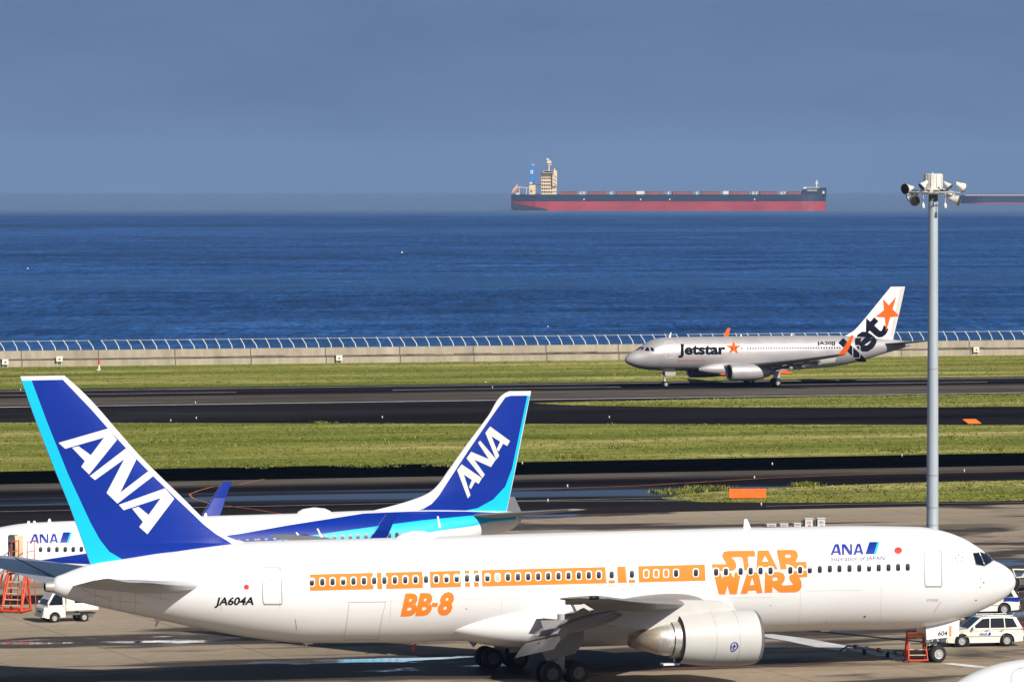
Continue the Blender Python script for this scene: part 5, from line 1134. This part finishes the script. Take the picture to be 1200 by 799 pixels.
for s in (-1, 1):
    y = lambda z: s*(hh(z)+.004); glasspane(cab, [(x, y(z), z) for x, z in ((.30, 1.04), (.70, 1.66), (1.18, 1.66), (1.20, 1.04))], (0, s, 0), name='side_window')
    mb = MB(); mb.box((.06, s*.55, .76), (.12, .26, .16), 'rim'); mb.build('headlight', root, bevel=.03)
    mb = MB(); mb.box((.24, s*.84, 1.12), (.08, .16, .2), 'vwhite'); mb.build('mirror', root, bevel=.02)
    mb = MB(); mb.box((1.22, s*.742, .95), (.12, .02, .025), 'darkgrey'); mb.build('door_handle', cab)
    for x in (.70, 2.55): carwheel(root, x, s*.62, r, .17, s)
    mb = MB(); mb.slathe([(0, .34), (.02, .36), (.04, .33)], (.70, s*.72-.02, .30), (0, 1, 0), 'darkgrey', 24); mb.build('wheel_arch', root)
glasspane(cab, [(.19, -.62, 1.06), (.60, -.58, 1.70), (.60, .58, 1.70), (.19, .62, 1.06)], (-1, 0, .5), name='windscreen')
mb = MB(); mb.box((-.02, 0, .64), (.05, .6, .12), 'darkgrey'); mb.box((-.04, 0, .40), (.08, 1.4, .14), 'cream'); mb.box((-.09, .1, .38), (.02, .3, .14), 'vwhite'); mb.build('front_panel', root, bevel=.01)
mb = MB(); mb.box((2.4, 0, .70), (2.0, 1.42, .06), 'vwhite')
for s in (-1, 1): mb.box((2.4, s*.71, .84), (2.0, .04, .30), 'vwhite')
mb.box((3.40, 0, .84), (.04, 1.46, .30), 'vwhite'); mb.box((1.45, 0, 1.05), (.05, 1.4, .72), 'vwhite'); mb.build('cargo_bed', root, bevel=.012)
mb = MB(); mb.box((1.72, 0, 1.16), (.46, 1.34, .86), 'vwhite'); mb.box((1.72, -.66, 1.1), (.05, .02, .08), 'darkgrey'); mb.build('tool_box', root, bevel=.02)
mb = MB(); mb.box((2.2, 0, .45), (2.3, .8, .12), 'darkgrey'); mb.box((1.85, -.66, .50), (.9, .05, .08), 'darkgrey'); mb.box((2.9, -.5, .36), (.4, .2, .2), 'darkgrey'); mb.bar((2.55, -.6, .27), (2.55, .6, .27), .05, 'darkgrey'); mb.build('chassis', root)
# towing tractor just beyond the nose
ang = R(10); loc = place(1186.5, 693, ang, .9, -.9); root = thing('towing_tractor', 'dark low towing tractor half hidden just beyond the airliner nose', 'vehicle', loc, ang)
mb = MB(); mb.prism([(0, .45), (.1, .40), (3.9, .40), (4.0, .6), (4.0, 1.05), (2.6, 1.10), (2.5, 1.0), (.3, .98), (0, .8)], -.85, .85, 'darkgrey'); mb.build('chassis', root, bevel=.04)
mb = MB()
for a, b_ in (((.9, 1.42), (2.3, 1.36)), ((.9, 1.42), (1.1, .9)), ((2.3, 1.36), (2.5, .95)), ((1.1, .9), (2.5, .95)), ((1.5, .95), (1.85, 1.36)), ((2.2, .7), (1.9, 1.3))): mb.bar((a[0], -.9, a[1]), (b_[0], -.9, b_[1]), .05, 'vwhite', 6)
mb.box((3.1, -.5, 1.35), (.5, .5, .5), 'vwhite'); mb.build('guard_frame', root)
for x in (.75, 3.2):
    for s in (-1, 1): wheel(root, (x, s*.78, .55), .55, .38, s)
for s in (-1, 1):
    mb = MB(); mb.slathe([(0, .60), (.02, .66), (.3, .66), (.32, .60)], (.75, s*.78-.16, .58), (0, 1, 0), 'darkgrey', 24); mb.build('mudguard', root)
# red rolling steps
def steps(name, label, px, py, ang, W, H, D, n, m='oxide', rails=True, group=None):
    loc = G(px, py); root = thing(name, label, 'steps', (loc.x, loc.y, 0), ang, group)
    # the climb is on the viewer's side (local -y)
    mb = MB(); t = .035*H**.65
    for s in (-1, 1):
        x = s*W/2
        mb.bar((x, -D/2, .12), (x*.86, D*.25, H*.82), t, m, 8); mb.bar((x, D/2, .12), (x*.86, D*.30, H*.82), t, m, 8); mb.bar((x, -D/2, .14), (x, D/2, .14), t, m, 8)
        mb.bar((x*.86, D*.28, H*.82), (x*.84, D*.28, H), t, m, 8); mb.bar((x, -D/2, .12), (x*.9, -D*.28, H*.55), t*.8, m, 8); mb.bar((x*.9, -D*.28, H*.55), (x*.84, D*.28, H), t*.7, m, 8)
        mb.bar((x, D*.5, .2), (x*.92, -D*.1, H*.45), t*.6, m, 6)
    mb.bar((-W/2, -D/2, .14), (W/2, -D/2, .14), t, m, 8); mb.bar((-W/2, D/2, .14), (W/2, D/2, .14), t, m, 8); mb.bar((-W*.42, D*.28, H), (W*.42, D*.28, H), t, m, 8); mb.bar((-W*.43, D*.28, H*.8), (W*.43, D*.28, H*.8), t, m, 8)
    mb.build('frame', root)
    for k in range(n):
        f = (k+1)/(n+1); mb = MB(); mb.box((0, -D/2+D*.72*f, .12+H*.70*f), (W*(.98-.12*f), D*.16, .03*H**.3), 'step'); mb.build('tread', root, bevel=.004)
    mb = MB(); mb.box((0, D*.27, H*.83), (W*.84, D*.42, .04), 'step'); mb.box((0, D*.08, H*.90), (W*.80, .03, H*.11), 'orange'); mb.build('top_platform', root)
    for sx in (-1, 1):
        for sy in (-1, 1): mb = MB(); mb.slathe([(0, .02), (0, .07), (.05, .07), (.05, .02)], (sx*W/2-.02, sy*D/2, .07), (1, 0, 0), 'tyre', 14); mb.build('caster', root)
    return root
steps('maintenance_steps', 'low red rolling steps beside the nose wheel of the big airliner', 1073.5, 775, R(6), 1.05, 1.62, 1.3, 3)
r_ = steps('boarding_steps', 'tall red rolling steps under the open door at the left edge', 19, 717, R(-14), 1.25, 2.9, 1.7, 5)
mb = MB()
for s in (-1, 1):
    mb.bar((s*.5, .6, 2.8), (s*.5, .6, 4.2), .03, 'oxide', 6); mb.bar((s*.5, 1.9, 2.4), (s*.5, 1.9, 4.2), .03, 'oxide', 6); mb.bar((s*.5, .6, 4.2), (s*.5, 1.9, 4.2), .03, 'oxide', 6); mb.bar((s*.5, .6, 3.6), (s*.5, 1.9, 3.6), .025, 'oxide', 6); mb.bar((s*.62, -1.1, .2), (s*.5, 1.9, 2.5), .03, 'oxide', 6); mb.bar((s*.6, 1.9, .1), (s*.5, 1.9, 2.5), .03, 'oxide', 6)
mb.box((0, 1.25, 2.42), (1.1, 1.3, .06), 'step'); mb.build('guard_rail', r_)
mb = MB()
for k in range(7):
    for s in (-1, 1): mb.bar((-1.4-.0*k, 0, .2), (-1.0, .3, 2.3), .04, 'oxide', 6) if k == 0 and s == 1 else None
mb.bar((-1.6, .6, .15), (-1.0, .6, 2.4), .035, 'oxide', 6); mb.bar((-1.6, .6, .15), (-.5, .6, .15), .035, 'oxide', 6); mb.bar((-1.0, .6, 2.4), (-.4, .6, 2.4), .035, 'oxide', 6); mb.bar((-1.5, .6, .7), (-.5, .6, .7), .03, 'oxide', 6); mb.build('side_brace', r_)
# tow bar between the stand line and the nose gear
a = G(994, 763.5); b_ = G(1066, 773.5); mb = MB(); a.z = .35; b_.z = .35
mb.bar(a, b_, .06, 'cream', 8)
for t in (.12, .3, .5, .62, .78, .92): p = a.lerp(b_, t); mb.box(p, (.22, .18, .22), ['darkgrey', 'vwhite', 'vwhite', 'oxide', 'vwhite', 'darkgrey'][int(t*7) % 6])
mb.bar(a, (a.x-.5, a.y, .05), .05, 'darkgrey', 6); tb = tag(mb.build('tow_bar'), 'thin pale tow bar lying between the white line and the red low steps', 'tow bar')
for t in (.28, .66):
    p = a.lerp(b_, t)
    for s in (-1, 1): mb = MB(); mb.slathe([(0, .02), (0, .17), (.08, .17), (.08, .02)], (p.x-.1, p.y+s*.3, .17), (1, .2, 0), 'tyre', 16); mb.build('wheel', tb)
# boxes and low carts beyond the big airliner's roof
for i, (px, w, h, lab, ty) in enumerate(((903, .78, .24, 'low pale equipment box, leftmost behind the airliner roof', 0), (917.8, .66, .26, 'low pale equipment box, second from the left behind the airliner roof', 0), (933.6, .60, .30, 'low pale equipment box, third from the left behind the airliner roof', 0), (946.8, .66, .66, 'taller cream equipment box with a red lamp behind the airliner roof', 1), (961.3, .66, .68, 'taller cream equipment box, rightmost behind the airliner roof', 1))):
    g = G(px, 617.4); mb = MB()
    mb.box((0, 0, h*.5+.03), (w*.9, .6, h-.06), 'cream', None, .96); mb.box((0, 0, h-.01), (w, .7, .07), 'cream')
    for sx_ in (-1, 1): mb.box((sx_*w*.3, -.2, .04), (.1, .1, .08), 'darkgrey')
    if ty: mb.box((0, -.30, h*.55), (w*.5, .02, h*.3), 'line'); mb.box((.04, -.32, .14), (.2, .05, .08), 'red' if i == 3 else 'line'); mb.box((-w*.5-.07, .05, h*.4), (.14, .3, h*.7), 'darkgrey')
    else: mb.box((0, -.31, h*.55), (w*.6, .02, .04), 'darkgrey')
    o = tag(mb.build('equipment_box', bevel=.015), lab, 'equipment box', 'ground equipment beyond the airliner roof'); o.location = g; o.rotation_euler = (0, 0, R(12))
# ================================================================== lamp mast
D = 300.0; pb = AT(1092.7, 600, D); root = thing('lamp_mast', 'tall grey lamp mast rising behind the airliner nose with floodlights on top', 'lamp mast', (pb.x, D, 0))
k = FPX/D; Zp = lambda py: CAMZ-(py-208)/k*1.0; Xp = lambda px: (px-1092.7)/k
mb = MB(); mb.slathe([(0, .40), (.3, .40), (.32, .345), (8, .335), (16, .30), (Zp(236), .268)], (0, 0, 0), (0, 0, 1), 'pole', 32)
for py in (615, 594.5, 556.5, 495, 432): mb.lathe([(Zp(py)-.03, .35 if py > 500 else .315), (Zp(py)+.03, .35 if py > 500 else .315)], (0, 0, 0), (0, 0, 1), 'line', 32)
mb.lathe([(0, .55), (.12, .55), (.12, .3)], (0, 0, 0), (0, 0, 1), 'pole', 24); mb.build('pole', root)
mb = MB(); mb.slathe([(Zp(236), .268), (Zp(236)+.01, .262), (Zp(228), .262)], (0, 0, 0), (0, 0, 1), 'darkgrey', 24); mb.build('collar', root)
mb = MB(); mb.lathe([(Zp(221), 0), (Zp(221), .50), (Zp(204.4), .52), (Zp(203.8), .49), (Zp(203.8), 0)], (0, 0, 0), (0, 0, 1), 'vwhite', 28)
for q in range(10): a = 2*math.pi*q/10; mb.box((.525*math.cos(a), .525*math.sin(a), Zp(212)), (.03, .03, .75), 'cream', Matrix.Rotation(a, 3, 'Z'))
mb.build('winch_drum', root)
mb = MB(); mb.lathe([(Zp(228), 0), (Zp(228), .42), (Zp(226.6), .66), (Zp(221.5), .66), (Zp(221), .5)], (0, 0, 0), (0, 0, 1), 'vwhite', 28)
for q in range(8):
    a = 2*math.pi*q/8+.2; mb.box((.68*math.cos(a), .68*math.sin(a), Zp(224)), (.06, .3, .14), 'darkgrey', Matrix.Rotation(a, 3, 'Z'))
R_ = 1.35
for k2 in range(24):
    a, b2 = 2*math.pi*k2/24, 2*math.pi*(k2+1)/24; mb.bar((R_*math.cos(a), R_*math.sin(a), Zp(225.5)), (R_*math.cos(b2), R_*math.sin(b2), Zp(225.5)), .035, 'strut', 6)
for q in range(6): a = math.pi*q/3; mb.bar((.6*math.cos(a), .6*math.sin(a), Zp(225)), (R_*math.cos(a), R_*math.sin(a), Zp(225.5)), .04, 'strut', 6)
mb.build('lamp_ring', root)
def flood(px, py, dirv, y, sz=.3):
    d = Vector(dirv).normalized(); c = Vector((Xp(px), y, Zp(py))); mb = MB()
    mb.slathe([(-.62*sz/.3*1.0, .05), (-.60*sz/.3, .12*sz/.3), (-.35*sz/.3, .17*sz/.3), (-.1*sz/.3, sz*.92), (0, sz)], c, d, 'vwhite', 24); mb.lathe([(0, sz), (.03, sz*1.03), (.06, sz), (.06, sz*.92)], c, d, 'darkgrey', 24)
    mb.bar(c-d*.2+Vector((0, 0, .0)), c-d*.25+Vector((0, .0, -.42 if py < 224 else .36)), .035, 'strut', 6)
    e = c-d*.25+Vector((0, 0, -.42 if py < 224 else .36)); mb.bar(e, Vector((e.x*.6, e.y*.6, Zp(225.5))), .035, 'strut', 6)
    f = mb.build('floodlight', root); mb = MB(); mb.lathe([(.055, sz*.93), (.055, 0)], c, d, 'lamp', 24); mb.build('lamp_lens', f)
flood(1059.5, 221.5, (-.8, -.75, -.12), -.5, .30); flood(1070, 235.5, (.3, -1, -.25), -.7, .30); flood(1127, 220, (.95, .5, -.55), -.3, .27); flood(1121.5, 235, (.9, -.2, -.18), -.5, .29)
flood(1078, 218.5, (-.75, -.3, -.7), -.9, .22); flood(1110, 219.5, (.75, -.3, -.7), -.9, .22); flood(1066, 231, (-.9, .5, -.3), .9, .26); flood(1115, 229, (.5, 1, -.3), .9, .26)
for px in (1079.6, 1105.3):
    mb = MB(); mb.bar((Xp(px), -.8, Zp(226)), (Xp(px), -.8, Zp(240)), .03, 'strut', 6); mb.slathe([(0, .03), (.1, .09), (.3, .11), (.33, .05)], (Xp(px), -.8, Zp(237.5)), (0, 0, -1), 'vwhite', 14); mb.build('pendant_lamp', root)
mb = MB(); mb.bar((Xp(1092), 0, Zp(203.8)), (Xp(1092), 0, Zp(201.8)), .03, 'vwhite', 6); mb.build('lightning_rod', root)
# ------------------------------------------------------------------ the hazy air over the bay
mb = MB(); mb.box((0, 12000, 0), (44000, 25200, 1), 'white'); mb.v = [(v[0], v[1], -52.0 if v[2] < 0 else 170.0) for v in mb.v]
hz = tag(mb.build('haze'), kind='stuff'); hm = bpy.data.materials.new('hazy_air'); hm.use_nodes = True; nt = hm.node_tree; nt.nodes.clear()
o = N(nt, 'ShaderNodeOutputMaterial'); v = N(nt, 'ShaderNodeVolumePrincipled'); v.inputs['Density'].default_value = 4.5e-5; v.inputs['Color'].default_value = (.40, .62, 1.0, 1); v.inputs['Anisotropy'].default_value = 0.0
nt.links.new(v.outputs[0], o.inputs['Volume']); hz.data.materials.clear(); hz.data.materials.append(hm)
